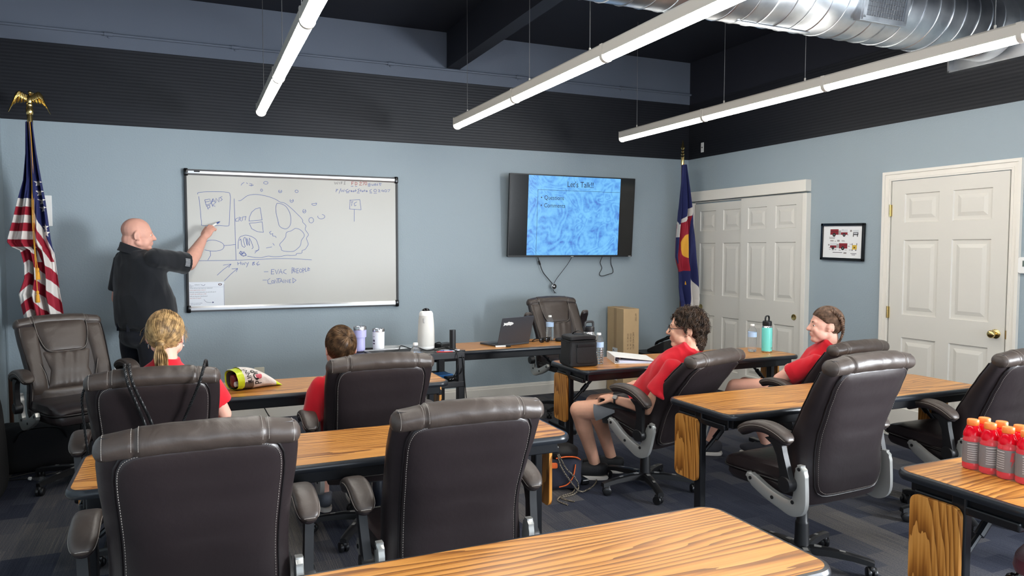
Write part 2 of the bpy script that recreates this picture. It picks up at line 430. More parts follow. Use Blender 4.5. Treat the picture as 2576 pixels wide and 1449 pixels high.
# single door (door_2): y -2.631 .. -3.553
d2 = bpy.data.objects.new('door_2', None); COL.objects.link(d2); struct(d2); d2.matrix_world = on_right(-2.631, .01, .012)
cols = [(.115, .405), (.51, .80)]; rows = [(.235, .80), (.98, 1.565), (1.70, 1.925)]
panel_slab(.915, 2.03, .035, cols, rows).build('slab', M['door'], d2, smooth=False)
kn = knob(d2, .855, .905, name='door_knob')
g = G()
for z in (.2, .99, 1.80): g.box((-.004, -.004, z), (.022, .01, .09)); g.tube([(-.008, -.010, z-.047), (-.008, -.010, z+.047)], .006, 10)
g.box((.925, -.002, .905), (.008, .006, .06))
g.build('hinge', M['brass'], d2)
def uframe(g, x0, x1, z1, wd, ya, yb):      # mitred three-sided casing, y from ya to yb
    po = [(x0-wd, 0), (x0, 0), (x0, z1), (x1, z1), (x1, 0), (x1+wd, 0), (x1+wd, z1+wd), (x0-wd, z1+wd)]
    vs = [(x, ya, z) for x, z in po]+[(x, yb, z) for x, z in po]
    q = [(0, 1, 2, 7), (2, 3, 6, 7), (3, 4, 5, 6)]
    g.add(vs, q+[tuple(i+8 for i in reversed(f)) for f in q]+[(i, i+8, (i+1) % 8+8, (i+1) % 8) for i in range(8)])
g = G(); uframe(g, -.010, .925, 2.035, .050, -.004, .012); uframe(g, -.060, .975, 2.085, .022, -.014, .012); uframe(g, -.022, .937, 2.047, .008, -.008, -.003)
g.build('door_frame', M['white_trim'], d2, smooth=False)
# sliding closet doors (door_1)
d1 = bpy.data.objects.new('door_1', None); COL.objects.link(d1); struct(d1); d1.matrix_world = on_right(-.15, .01, .0)
cols = [(.10, .32), (.46, .70)]
g = G(); g.box((.80, .014, 1.0), (1.58, .022, 2.0)); g.build('dark_recess', M['black'], d1, smooth=False)
rows = [(.22, .78), (1.00, 1.56), (1.69, 1.905)]
sl = panel_slab(.82, 1.985, .018, [(.09, .35), (.47, .73)], rows).build('slab', M['door'], d1, smooth=False, X=Matrix.Translation((0, -.016, 0)))
sr = panel_slab(.82, 2.0, .018, [(.10, .36), (.475, .735)], rows).build('slab', M['door'], d1, smooth=False, X=Matrix.Translation((.765, -.037, 0)))
k1 = knob(d1, .125, .862, True, 'finger_pull'); k1.location.y = -.0175
k2 = knob(d1, 1.50, .865, True, 'finger_pull'); k2.location.y = -.0385
g = G(); g.box((-.032, -.022, 1.0), (.05, .064, 2.0)); g.box((1.613, -.022, 1.0), (.05, .064, 2.0)); g.box((.79, -.002, 2.003), (1.6, .03, .01))
g.box((.79, -.028, 2.068), (1.69, .074, .105))
g.build('door_frame', M['white_trim'], d1, smooth=False, bevel=.003)
G().box((-.066, -.006, 1.50), (.012, .012, .30)).build('strike_strip', M['black'], d1)
# black-out behind openings already solid wall

# ---------------------------------------------------------------- wall things
def plate(name, label, cat, X, w_, h_, outlet=0, m_=None, group=None):
    t = thing(name, label, cat, group=group); t.matrix_world = X
    G().prism(rrect(-w_/2, -h_/2, w_/2, h_/2, .004), .006, Matrix.Rotation(R(90), 4, 'X')).build('cover_plate', m_ or M['white'], t, bevel=.0015)
    if outlet:
        for s_ in (-1, 1):
            g = G(); g.lathe([(.017, 0), (.017, .0075), (.015, .008)], n=20, X=Matrix.Translation((0, 0, s_*.02)) @ Matrix.Rotation(R(90), 4, 'X')); g.build('socket', m_ or M['white'], t)
            g = G()
            for dx in (-.006, .006): g.box((dx, -.0085, s_*.02+.004), (.002, .001, .008))
            g.box((0, -.0085, s_*.02-.008), (.004, .001, .004)); g.build('slots', M['black'], t)
    return t
M['almond'] = mat('almond_plastic', (214, 210, 192), .4)
plate('wall_outlet', 'almond duplex power outlet on the blue wall above the chip bag', 'outlet', Matrix.Translation((-4.83, -.001, .398)), .073, .118, 1, M['almond'])
plate('blank_wall_plate', 'blank pale wall plate beside the power outlet, behind the chip bag', 'wall plate', Matrix.Translation((-4.60, -.001, .398)), .085, .118, 0, M['almond'])
plate('light_switch_plate', 'white wall plate half hidden behind the striped flag', 'wall plate', Matrix.Translation((-6.165, -.001, 1.80)), .07, .24)
sp = plate('motion_sensor', 'small upright white sensor plate high on the dark band of the right wall', 'sensor', on_right(-.245, 2.61, .001), .045, .105)
G().box((0, -.0075, 0), (.012, .003, .012)).build('lens', M['black'], sp)
th = thing('thermostat', 'white wall thermostat with a grey screen at the right edge', 'thermostat'); th.matrix_world = on_right(-3.70, 1.395, .001)
G().prism(rrect(-.075, -.055, .075, .055, .016), .026, Matrix.Rotation(R(90), 4, 'X')).build('housing', M['white'], th, bevel=.004)
G().box((.0, -.0275, .012), (.085, .003, .04)).build('screen', mat('lcd', (96, 108, 104), .2), th)
g = G()
for x in (-.02, .012, .04): g.lathe([(.006, 0), (.006, .003)], n=12, X=Matrix.Translation((x, -.026, -.03)) @ Matrix.Rotation(R(90), 4, 'X'))
g.build('button', mat('grey_button', (150, 152, 155), .5), th)

# framed picture of fire trucks, hung slightly askew
pf = thing('picture_frame', 'black framed print of red and white fire trucks between the two doors', 'picture')
pf.matrix_world = on_right(-2.157, 1.566, .004) @ Matrix.Rotation(R(1.2), 4, 'Y')
W_, H_ = .452, .318
g = G()
for p, d in (((0, -.012, H_/2-.011), (W_, .022, .022)), ((0, -.012, -H_/2+.011), (W_, .022, .022)), ((-W_/2+.010, -.012, 0), (.020, .022, H_)), ((W_/2-.010, -.012, 0), (.020, .022, H_))): g.box(p, d)
g.build('frame', M['blackgloss'], pf, bevel=.002)
G().box((0, -.007, 0), (W_-.03, .004, H_-.03)).build('print', M['paper'], pf, smooth=False)
PR = [mat('truck_red', (132, 30, 40), .5), mat('truck_white', (208, 210, 212), .5), mat('truck_grey', (165, 162, 160), .5), mat('ink_black', (30, 30, 32), .6), mat('truck_yellow', (206, 170, 60), .5), mat('ink_grey', (148, 142, 140), .7)]
g = G()
def pr(mi, x0, z0, x1, z1, d=.0005):   # in crop units of the print
    g.cur = mi; fx = lambda x: (x-850)/1210*.41; fz = lambda z: -(z-742)/910*.28
    g.box(((fx(x0)+fx(x1))/2, -.0093-d, (fz(z0)+fz(z1))/2), (abs(fx(x1)-fx(x0)), .0006, abs(fz(z1)-fz(z0))))
def prw(x, z, r, mi=3):
    g.cur = mi; fx = (x-850)/1210*.41; fz = -(z-742)/910*.28
    g.lathe([(r, 0), (r, .0008)], n=16, X=Matrix.Translation((fx, -.0099, fz)) @ Matrix.Rotation(R(90), 4, 'X'))
pr(0, 462, 390, 720, 545); pr(3, 470, 448, 715, 458, .001); pr(2, 722, 425, 795, 545); pr(1, 795, 400, 1000, 478); pr(0, 798, 478, 1000, 545); pr(3, 1000, 540, 1025, 552); pr(3, 840, 402, 870, 412, .001)
prw(585, 545, .017); prw(898, 550, .015); prw(585, 545, .007, 2); prw(898, 550, .006, 2)
pr(1, 470, 770, 680, 845); pr(0, 470, 845, 668, 912); pr(2, 672, 800, 745, 912); pr(0, 752, 780, 1010, 925); pr(3, 760, 835, 1000, 842, .001); pr(3, 435, 903, 470, 915); prw(563, 918, .014); prw(873, 918, .017); prw(563, 918, .006, 2); prw(873, 918, .007, 2)
pr(1, 1165, 410, 1335, 480); pr(3, 1172, 480, 1325, 550); pr(1, 1190, 495, 1305, 525, .001); pr(3, 1170, 550, 1190, 598); pr(3, 1292, 550, 1312, 598)
pr(4, 1158, 825, 1298, 945); pr(3, 1150, 780, 1166, 830); pr(3, 1285, 775, 1300, 830); pr(3, 1145, 950, 1175, 978); pr(3, 1255, 950, 1285, 978); prw(1225, 893, .006)
for (a, b_, c_, d_) in ((430, 608, 620, 618), (432, 628, 610, 640), (440, 650, 610, 660), (470, 700, 575, 730), (605, 716, 655, 732), (690, 690, 765, 735), (830, 700, 915, 712), (830, 722, 930, 732), (1075, 412, 1132, 462), (405, 810, 450, 850), (440, 950, 490, 962), (530, 975, 590, 988), (615, 955, 670, 975), (750, 965, 815, 982), (930, 960, 1000, 972), (1030, 850, 1080, 870), (1075, 800, 1140, 812), (1065, 955, 1125, 970), (900, 1030, 990, 1070)): pr(5, a, b_, c_, d_)
pr(3, 560, 1032, 860, 1046); pr(3, 1115, 1056, 1295, 1068); pr(3, 1150, 1088, 1255, 1100)
g.build('truck_drawings', PR, pf, smooth=False)

# ---------------------------------------------------------------- linear lights
M['led'] = mat('led_diffuser', (255, 250, 238), .4, emit=((255, 251, 243), LED))
M['fix'] = mat('fixture_housing', (206, 200, 190), .45)
M['wire'] = mat('hanger_wire', (150, 150, 150), .3, metal=.8)
def fixture(x, y0, nsec, label):
    t = thing('linear_pendant_light', label, 'light fixture', (x, y0, 2.555), group=None)
    Ls = 1.22
    for k in range(nsec):
        ya, yb = -k*Ls-.004, -(k+1)*Ls+.004
        # housing: upside-down channel
        prof = [(-.034, -.002), (-.034, .052), (-.026, .062), (.026, .062), (.034, .052), (.034, -.002)]
        G().loft([[(px, y_, pz) for px, pz in prof] for y_ in (ya, yb)]).build('housing', M['fix'], t, smooth=False)
        prof = [(.033*math.cos(a), -.004+.030*math.sin(a)) for a in [math.pi+math.pi*i/14 for i in range(15)]]
        G().loft([[(px, y_, pz) for px, pz in prof] for y_ in (ya+.002*(-1), yb)]).build('diffuser', M['led'], t)
        g = G()
        pr_ = [(.037*math.cos(a), -.004+.034*math.sin(a)) for a in [math.pi+math.pi*i/14 for i in range(15)]] + [(.037, .060), (-.037, .060)]
        for y_ in ([0] if k == 0 else []) + [yb-.004]:
            wd = .004 if y_ == 0 else .014
            g.loft([[(px, y_+q, pz) for px, pz in pr_] for q in (-wd, wd)])
        g.build('joint_clip', M['fix'], t)
    hs = [.25, 1.45, 2.26, 3.52, 4.90]
    for h in hs:
        G().tube([(0, -h, .06), (0, -h, ZC-2.555)], .0022, 6).build('hanger_wire', M['wire'], t)
        G().lathe([(.006, .06), (.006, .085), (.003, .088)], (0, -h, 0), 10).build('wire_grip', M['fix'], t)
    return t
fixture(-4.617, -.80, 5, 'glowing white linear pendant light, leftmost of the three rows, above the whiteboard side')
fixture(-3.035, -.83, 5, 'glowing white linear pendant light, middle one of the three parallel rows')
fixture(-1.357, -.77, 5, 'glowing white linear pendant light nearest the right wall doors')

# ---------------------------------------------------------------- spiral duct
m = mat('galvanised_steel', (196, 200, 206), .22, metal=1)
n = m.node_tree.nodes; L = m.node_tree.links; b = n['Principled BSDF']; v = tc_map(m)
t_ = n.new('ShaderNodeTexNoise'); t_.inputs['Scale'].default_value = 6; t_.inputs['Detail'].default_value = 5; L.new(v, t_.inputs['Vector'])
rp = ramp(m, [(.3, (178, 183, 190)), (.7, (222, 225, 228))]); L.new(t_.outputs['Fac'], rp.inputs[0]); L.new(rp.outputs[0], b.inputs['Base Color'])
bp = n.new('ShaderNodeBump'); bp.inputs['Strength'].default_value = .16; bp.inputs['Distance'].default_value = .010
L.new(t_.outputs['Fac'], bp.inputs['Height']); L.new(bp.outputs[0], b.inputs['Normal'])
mr = n.new('ShaderNodeMapRange'); mr.inputs[3].default_value = .24; mr.inputs[4].default_value = .42; L.new(t_.outputs['Fac'], mr.inputs[0]); L.new(mr.outputs[0], b.inputs['Roughness'])
M['galv'] = m
DY, DZ, DR = -3.36, 3.04, .225
dt = thing('spiral_air_duct', 'large silver spiral air duct under the dark ceiling', 'air duct', (0, DY, DZ))
x_end, x0_ = -.03, -6.40
G().tube([(x0_+(x_end-x0_)*i/40, 0, 0) for i in range(41)], DR, 48).build('duct_shell', M['galv'], dt, smooth='all')
g = G(); pitch = .125; turns = int((x_end-x0_)/pitch); pts = []
for i in range(turns*40):
    a = 2*math.pi*i/40; pts.append((x0_+pitch*i/40, (DR+.001)*math.sin(a), (DR+.001)*math.cos(a)))
g.tube(pts, .0042, 5).build('spiral_seam', M['galv'], dt)
g = G(); g.box((-.016, -.02, 0), (.028, .52, .52)); g.build('wall_flange', M['galv'], dt, smooth=False)
g = G(); g.box((-.045, -.02, -.255), (.06, .54, .012)); g.box((-.045, .245, 0), (.06, .012, .52)); g.build('flange_lip', M['galv'], dt, smooth=False)
# supply register on the lower front-left face
RA = R(12)
XR = Matrix.Translation((-1.30, 0, 0)) @ Matrix.Rotation(RA, 4, 'X')
g = G()
for p, d in (((0, -DR-.02, .12), (.36, .03, .025)), ((0, -DR-.02, -.12), (.36, .03, .025)), ((-.17, -DR-.02, 0), (.025, .03, .24)), ((.17, -DR-.02, 0), (.025, .03, .24))): g.box(p, d)
g.box((0, -DR+.005, 0), (.37, .05, .27))
g.build('register_frame', M['galv'], dt, smooth=False, X=XR)
g = G()
for i in range(17): g.box((-.16+.02*i, -DR-.026, 0), (.003, .016, .22))
for i in range(9): g.box((0, -DR-.018, -.10+.025*i), (.32, .01, .003))
g.build('louvre_grid', M['steel'], dt, smooth=False, X=XR)
for o in dt.children:
    if o.name.startswith(('register', 'louvre')): pass
g = G(); g.box((-1.95, 0, -DR-.004), (.55, .03, .004)); g.build('seam_strip', M['galv'], dt, smooth=False)
# ---------------------------------------------------------------- folding training tables
TH = .74
def make_table(panel_bottom=.36):
    t = thing('training_table', 'x', 'table')
    W, D = 1.80, .48
    g = G(); g.prism(rrect(0, 0, W, -D, -.0) if False else [(x, y-D) for x, y in rrect(.012, .012, W-.012, D-.012, .050, 8)], .003, Matrix.Translation((0, 0, TH-.003)))
    g.build('tabletop', M['wood'], t, smooth=False)
    # rounded black vinyl edge
    rings = []
    prof = [(0, 0), (.010, -.001), (.015, -.009), (.016, -.018), (.012, -.028), (-.02, -.030), (-.02, 0)]
    out = rrect(.012, .012, W-.012, D-.012, .050, 8); n_ = len(out); cx, cy = W/2, D/2
    vs = []; fs = []
    for i, (x, y) in enumerate(out):
        px, py = out[i-1]; qx, qy = out[(i+1) % n_]
        tx, ty = qx-px, qy-py; l_ = math.hypot(tx, ty); nx, ny = ty/l_, -tx/l_
        rings.append([(x+nx*a, y-D+ny*a, TH-.0005+b_) for a, b_ in prof])
    rings.append(rings[0])
    G().loft(rings, cap=False).build('edge_band', M['tableedge'], t)
    G().box((W/2, -D/2, TH-.017), (W-.05, D-.05, .024)).build('core_board', M['tableblack'], t, smooth=False)
    g = G()       # apron rails
    for y in (-.045, -D+.045): g.box((W/2, y, TH-.052), (W-.11, .022, .048))
    for x in (.055, W-.055): g.box((x, -D/2, TH-.052), (.022, D-.11, .048))
    g.build('apron', M['tableblack'], t, smooth=False, bevel=.004)
    for s, x in ((1, .045), (-1, W-.045)):
        g = G(); yc = -.225
        g.box((x, yc, .375), (.035, .05, .68)); g.box((x, -D/2, .022), (.05, .42, .03)); g.box((x, -D/2, .665), (.03, D-.13, .03))
        lg = g.build('leg', M['tableblack'], t, smooth=False, bevel=.006)
        g = G(); g.tube([(x+s*.02, yc, .50), (x+s*.20, yc, .66)], .010, 8); g.tube([(x+s*.09, yc, .56), (x+s*.13, yc, .60)], .016, 8)
        g.build('folding_brace', M['tableblack'], t)
        g = G(); g.prism([(y_, z_) for y_, z_ in rrect(-.245, panel_bottom, -.065, .672, .03, 6)], .016, Matrix.Translation((x-s*.052 if s < 0 else x-s*.036, 0, 0)) @ Matrix(((0, 0, 1, 0), (1, 0, 0, 0), (0, 1, 0, 0), (0, 0, 0, 1))))
        g.build('end_panel', M['woodv'], t, smooth=False, bevel=.002)
        g = G()
        for y in (-.07, -.41): g.lathe([(.016, 0), (.018, .006), (.010, .009)], (x, y-0, 0), 12)
        g.build('glide', M['steel'], lg)
    return t
tabs = [
    (-5.52, -5.04, 'oak laminate table across the bottom foreground, nothing on it'),
    (-5.51, -3.68, 'oak laminate table behind the two big foreground chairs'),
    (-5.575, -2.32, 'oak laminate table under the opened chip bag near the whiteboard'),
    (-2.905, -5.00, 'oak laminate table carrying the red sports drinks, bottom right'),
    (-2.895, -3.66, 'oak laminate table with nothing on it, right of centre, behind an empty chair'),
    (-2.905, -2.32, 'oak laminate table carrying the black lunch bag and white binder'),
    (-4.08, -1.18, 'oak laminate table carrying the laptop, below the television'),
]
t0 = make_table()
for i, (x, y, l) in enumerate(tabs):
    o = t0 if i == 0 else dup(t0)
    o.location = (x, y, 0); o['label'] = l; o['group'] = 'folding training tables'

# ---------------------------------------------------------------- executive chairs
def chair_parts(recline, flip, dz):
    A = R(recline); SH = .10
    def T_(p):
        x, y, z = p[0], p[1], p[2]
        if z > .46: z = .46+(z-.46)*.955
        yy, zz = y-SH, z-.36
        return (x, yy*math.cos(A)-zz*math.sin(A), .36+zz*math.cos(A)+yy*math.sin(A)+dz)
    def TM(g): g.v = [T_(p) for p in g.v]; return g
    # back profile keys: z, yc, half width, half thickness
    K = [(.335, -.100, .232, .030), (.38, -.106, .249, .046), (.46, -.112, .252, .058), (.56, -.116, .248, .064), (.66, -.140, .249, .060),
         (.76, -.176, .254, .054), (.86, -.216, .260, .048), (.93, -.245, .260, .044), (.985, -.266, .254, .036), (1.005, -.273, .245, .022)]
    def prof(z):
        for a, b_ in zip(K, K[1:]):
            if z <= b_[0] or b_ is K[-1]:
                t = max(0, min(1, (z-a[0])/(b_[0]-a[0]))); t = t*t*(3-2*t)*.35+t*.65
                return [a[i]+(b_[i]-a[i])*t for i in (1, 2, 3)]
    def wing(u, z): return .055*abs(u)**3.2*max(0, 1-abs(z-.62)/.42)
    def rear(x, z, off=0):
        yc, w_, th = prof(z); u = max(-1, min(1, x/w_)); return (x, yc-th*(1-abs(u)**6)**(1/3.) + wing(u, z)-off, z)
    def front(x, z, off=0):
        yc, w_, th = prof(z); u = max(-1, min(1, x/w_)); return (x, yc+th*(1-abs(u)**6)**(1/3.) + wing(u, z)+off, z)
    out = {}
    # shell
    rings = []
    N = 40
    for i in range(25):
        z = .335+(1.005-.335)*i/24; yc, w_, th = prof(z); ring = []
        for j in range(N):
            a = 2*math.pi*j/N; c_, s_ = math.cos(a), math.sin(a)
            x = w_*math.copysign(abs(c_)**.42, c_); y = th*math.copysign(abs(s_)**.55, s_)
            ring.append((x, yc+y+wing(x/w_, z), z))
        rings.append(ring)
    out['backrest'] = (TM(G().loft(rings)), 'leather', [])
    # rear panel
    def rearoutline(ins, z0, z1, n=14):
        pts = []
        wl = lambda z: prof(z)[1]-ins
        for i in range(n+1): z = z0+(z1-z0)*i/n; pts.append((-wl(z), z))
        for i in range(1, 12): t = i/12; pts.append((-wl(z1)*(1-2*t), z1+.004*math.sin(math.pi*t)))
        for i in range(n+1): z = z1-(z1-z0)*i/n; pts.append((wl(z), z))
        for i in range(1, 12): t = i/12; pts.append((wl(z0)*(1-2*t), z0))
        # round the corners by smoothing
        for _ in range(3):
            pts = [((pts[i-1][0]+2*pts[i][0]+pts[(i+1) % len(pts)][0])/4, (pts[i-1][1]+2*pts[i][1]+pts[(i+1) % len(pts)][1])/4) for i in range(len(pts))]
        return pts
    g = G(); ol = rearoutline(.040, .372, .962)
    cx_, cz_ = 0, .66; prev = None
    rr2 = []
    for s_, of in ((1.0, -.004), (.985, .004), (.96, .009), (.93, .011), (.86, .012), (.78, .013), (.70, .013), (.62, .013), (.54, .013), (.46, .013), (.38, .013), (.30, .013), (.20, .013), (.10, .013), (.03, .013)):
        rr2.append([rear(x*s_, cz_+(z-cz_)*s_, of) for x, z in ol])
    g.loft(rr2[::-1]); out['rear_panel'] = (TM(g), 'leather', [])
    pts = [rear(x, z, .004) for x, z in ol]
    g = G(); g.tube(pts+[pts[0]], .0042, 6, False); pip = TM(g)
    g = G(); ol2 = rearoutline(.050, .385, .950)
    p2 = [rear(x, z, .0118) for x, z in ol2]; P2 = smooth_path(p2+[p2[0]], 9)
    for i in range(0, len(P2)-2, 2): g.tube([P2[i], P2[i+1]], .0008, 4)
    out['rear_panel'][2].append(('piping', pip, 'piping')); out['rear_panel'][2].append(('stitching', TM(g), 'stitch'))
    # headrest roll (three padded segments over the top)
    def rollf(x):
        ax = abs(x); f = 1.0 if ax < .160 else .93-.10*max(0, (ax-.17)/.08)
        f -= .10*math.exp(-((ax-.162)/.006)**2)
        e = max(0, (ax-.236)/.028); f *= math.sqrt(max(.0, 1-min(1, e)**2.2))
        return f
    def rollp(x, a, off=0):
        f = rollf(x)+off; ax = abs(x)/.264; drop = -.020*ax**2.2; wfw = .020*ax**2; wr = 1
        fd = max(0, 1-ax**10); wr = 1+fd*.030*noise.noise(Vector((x*26, math.cos(a)*1.6, math.sin(a)*1.6)))+fd*.05*math.exp(-((abs(x)-.185)/.02)**2)*noise.noise(Vector((x*9, a*3.2, 4)))
        return (x, -.276+wfw+.050*f*wr*math.cos(a), .986+drop+(.045 if math.sin(a) > 0 else .043)*f*wr*math.sin(a))
    g = G(); rings = []
    for i in range(77):
        x = -.264+.528*i/76
        if abs(x) > .236: x = math.copysign(.236+.028*math.sin(min(1, (abs(x)-.236)/.028)*math.pi/2), x)
        rings.append([rollp(x, 2*math.pi*j/40) for j in range(40)])
    g.loft(rings, cap=True); hd = TM(g)
    g = G()
    for xo in (-.171, -.154, .154, .171):
        lst = [rollp(xo, R(-25)+R(225)*j/110, .012) for j in range(111)]
        for j in range(0, 110, 2): g.tube([lst[j], lst[j+1]], .0008, 4)
    for sx in (-1, 1):
        lst = [rollp(sx*.240, R(30)+R(190)*j/90, .012) for j in range(91)]
        for j in range(0, 90, 2): g.tube([lst[j], lst[j+1]], .0008, 4)
    out['headrest_roll'] = (hd, 'leather_pad', [('stitching', TM(g), 'stitch')])
    # front padding: headrest pad, centre pad, lumbar pad, side bolsters
    def patch(x0f, x1f, z0, z1, h, n=14, m_=14, ruch=0):
        rings = []; vs = []; fs = []
        for i in range(n+1):
            t = -1+2*i/n; z = z0+(z1-z0)*(t+1)/2
            for j in range(m_+1):
                s_ = -1+2*j/m_; x = x0f(z)+(x1f(z)-x0f(z))*(s_+1)/2
                hh = h*max(0, (1-abs(s_)**5)*(1-abs(t)**5))**.6 - .006
                if ruch: hh += ruch*math.sin(x*95+2*math.sin(z*9))*(1-abs(s_)**4)*(.4+.6*abs(t)**1.5)
                vs.append(front(x, z, hh))
        for i in range(n):
            for j in range(m_): a = i*(m_+1)+j; fs.append((a, a+1, a+m_+2, a+m_+1))
        return G().add(vs, fs)
    hw = lambda z: .125+.03*max(0, min(1, (z-.80)/.12))
    g1 = patch(lambda z: -hw(z), lambda z: hw(z), .775, .995, .030); 
    pp = [front(-hw(.99), .99, .006), front(-hw(.90), .90, .006), front(-hw(.82), .82, .006), front(-hw(.79)+.02, .785, .006), front(-.06, .775, .006), front(.06, .775, .006), front(hw(.79)-.02, .785, .006), front(hw(.82), .82, .006), front(hw(.90), .90, .006), front(hw(.99), .99, .006)]
    out['headrest_pad'] = (TM(g1), 'leather_pad', [('piping', TM(G().tube(smooth_path(pp), .0036, 6)), 'piping'), ('stitching', TM(G().tube([Vector(q)+Vector((0, .003, .008)) for q in smooth_path(pp)], .0011, 4)), 'stitch')])
    c0 = lambda z: .115+.03*abs(z-.66)/.12
    out['centre_pad'] = (TM(patch(lambda z: -c0(z), lambda z: c0(z), .53, .79, .026, 20, 40, .0035)), 'leather_pad', [])
    out['lumbar_pad'] = (TM(patch(lambda z: -.19, lambda z: .19, .435, .545, .034)), 'leather_pad', [])
    for sx in (-1, 1):
        wI = lambda z: .135+.012*math.sin((z-.5)*7); wO = lambda z: prof(z)[1]*.965
        g = patch((lambda z: wI(z)) if sx > 0 else (lambda z: -wO(z)), (lambda z: wO(z)) if sx > 0 else (lambda z: -wI(z)), .50, .965, .022, 22, 10)
        pl_ = [front(sx*wO(z), z, .004) for z in [.45+.5*i/16 for i in range(17)]]
        pl2 = [front(sx*(.20-.065*math.sin(min(1, max(0, (.80-z)/.25))*math.pi/2)), z, .017*math.sin(math.pi*(z-.555)/.25)-.002) for z in [.56+.24*i/10 for i in range(11)]]
        out['side_bolster%d' % sx] = (TM(g), 'leather_pad', [('piping', TM(G().tube(pl_, .0035, 6).tube(smooth_path(pl2, 3), .0022, 6)), 'piping'), ('stitching', TM(G().tube([q+Vector((-sx*.008, .003, 0)) for q in map(Vector, pl_)], .0011, 4).tube([q+Vector((sx*.007, .002, 0)) for q in smooth_path(pl2, 3)], .0010, 4)), 'stitch')])
    # seat
    def sdef(p):
        x, y, z = p; yy = y/.25
        z2 = z + .012*math.cos(x*6)*math.cos(y*5) - (.030*max(0, yy-.55)**2*4 if z > 0 else .012*max(0, yy-.5)) + .02*abs(x/.25)**3*(1 if z > 0 else 0)*(1 if yy < .6 else .5)
        return (x*(1-.05*max(0, -yy)), y, z2)
    g = G(); g.sq((0, .135, .435), (.252, .255, .042), .55, .28, 48, 16, fn=sdef); seat = TM(g)
    g = G()
    for sx in (-1, 1):
        ln = [(sx*(.236-.010*(t_-.5)**2), -.08+.43*t_, .462+.014*math.sin(math.pi*t_)-(.02*max(0, t_-.8)*5 if t_ > .8 else 0)) for t_ in [i/40 for i in range(41)]]
        for j in range(0, 40, 2): g.tube([ln[j], ln[j+1]], .0009, 4)
    pipe = [(.254*math.copysign(abs(math.cos(a))**.28, math.cos(a)), .135+.257*math.copysign(abs(math.sin(a))**.28, math.sin(a)), .418) for a in [2*math.pi*i/60 for i in range(61)]]
    out['seat_cushion'] = (seat, 'leather', [('stitching', TM(g), 'stitch'), ('piping', TM(G().tube(pipe, .004, 6, False)), 'piping')])
    g = G(); g.sq((0, .13, .382), (.245, .248, .040), .45, .28, 40, 10, fn=lambda p: (p[0]*(1+.12*p[2]/.04*.5), p[1], p[2]+.0)); out['seat_base'] = (TM(g), 'leather', [])
    # brackets + arms
    for sx in (-1, 1):
        cl = smooth_path([(0, .175, .415), (0, .12, .385), (0, .05, .355), (0, -.02, .335), (0, -.080, .325), (0, -.118, .345), (0, -.130, .40), (0, -.132, .47), (0, -.132, .525)], 5)
        n_ = len(cl); rings = []
        for i, p in enumerate(cl):
            t = (cl[min(i+1, n_-1)]-cl[max(i-1, 0)]).normalized(); nn = Vector((0, -t.z, t.y)); f = i/(n_-1)
            wd = .029*(1+.35*math.exp(-((f-.60)/.16)**2))
            if f < .04 or f > .96: wd *= .45
            elif f < .09 or f > .91: wd *= .85
            xo = sx*.272; th = .012
            q = [p+nn*wd+Vector((xo-sx*th, 0, 0)), p+nn*wd*.96+Vector((xo+sx*th*.7, 0, 0)), p+nn*wd*.72+Vector((xo+sx*th, 0, 0)), p-nn*wd*.72+Vector((xo+sx*th, 0, 0)), p-nn*wd*.96+Vector((xo+sx*th*.7, 0, 0)), p-nn*wd+Vector((xo-sx*th, 0, 0))]
            rings.append(q if sx < 0 else q[::-1])
        g = G().loft(rings); gbs = []
        Xr = Matrix.Rotation(R(90*sx), 4, 'Y')
        for y, z in ((.150, .402), (.02, .346), (-.095, .355), (-.132, .508)):
            gb = G(); gbs.append(gb); gb.lathe([(.0085, 0), (.0085, .003), (.006, .004)], n=14, X=Matrix.Translation((sx*.2838, y, z)) @ Xr)
        out['side_bracket%d' % sx] = (TM(g), 'silver', [('bolt', TM(gb), 'blackplastic') for gb in gbs])
        # arm: pivot hub, blade, pad
        g = G(); g.lathe([(.030, 0), (.036, .004), (.036, .040), (.032, .046), (.010, .047)], n=28, X=Matrix.Translation((sx*.280, -.085, .435)) @ Xr)
        arm = [(-.085, .435, .031), (-.078, .50, .022), (-.066, .565, .019), (-.052, .61, .026), (-.035, .635, .05)]
        pad = [(.175, .622), (.155, .645), (.10, .670), (.03, .680), (-.03, .672), (-.08, .652), (-.112, .625)]
        def FL(y, z):
            if not flip: return y, z
            c_, s_ = math.cos(R(78)), math.sin(R(78)); yy, zz = y+.085, z-.435
            return -.085+yy*c_-zz*s_*.55, .435+zz*c_*1.5+yy*s_+.13
        rings = []
        for y, z, wd in [tuple(Vector(arm[k]).lerp(Vector(arm[k+1]), q/3)) for k in range(4) for q in range(3)]+[arm[-1]]:
            xo = sx*(.304+.012*(z-.435)/.2); y1, z1 = FL(y-wd, z+.006); y2, z2 = FL(y+wd, z-.006)
            rings.append([(xo-.014, y1, z1), (xo+.014, y1, z1), (xo+.017, (y1+y2)/2, (z1+z2)/2), (xo+.014, y2, z2), (xo-.014, y2, z2), (xo-.017, (y1+y2)/2, (z1+z2)/2)])
        g.loft(rings)
        gp = G(); gq = G(); gs = G(); n2 = 26; r1 = []; r2 = []; pp = smooth_path([(0, a, b_) for a, b_ in pad], 5)
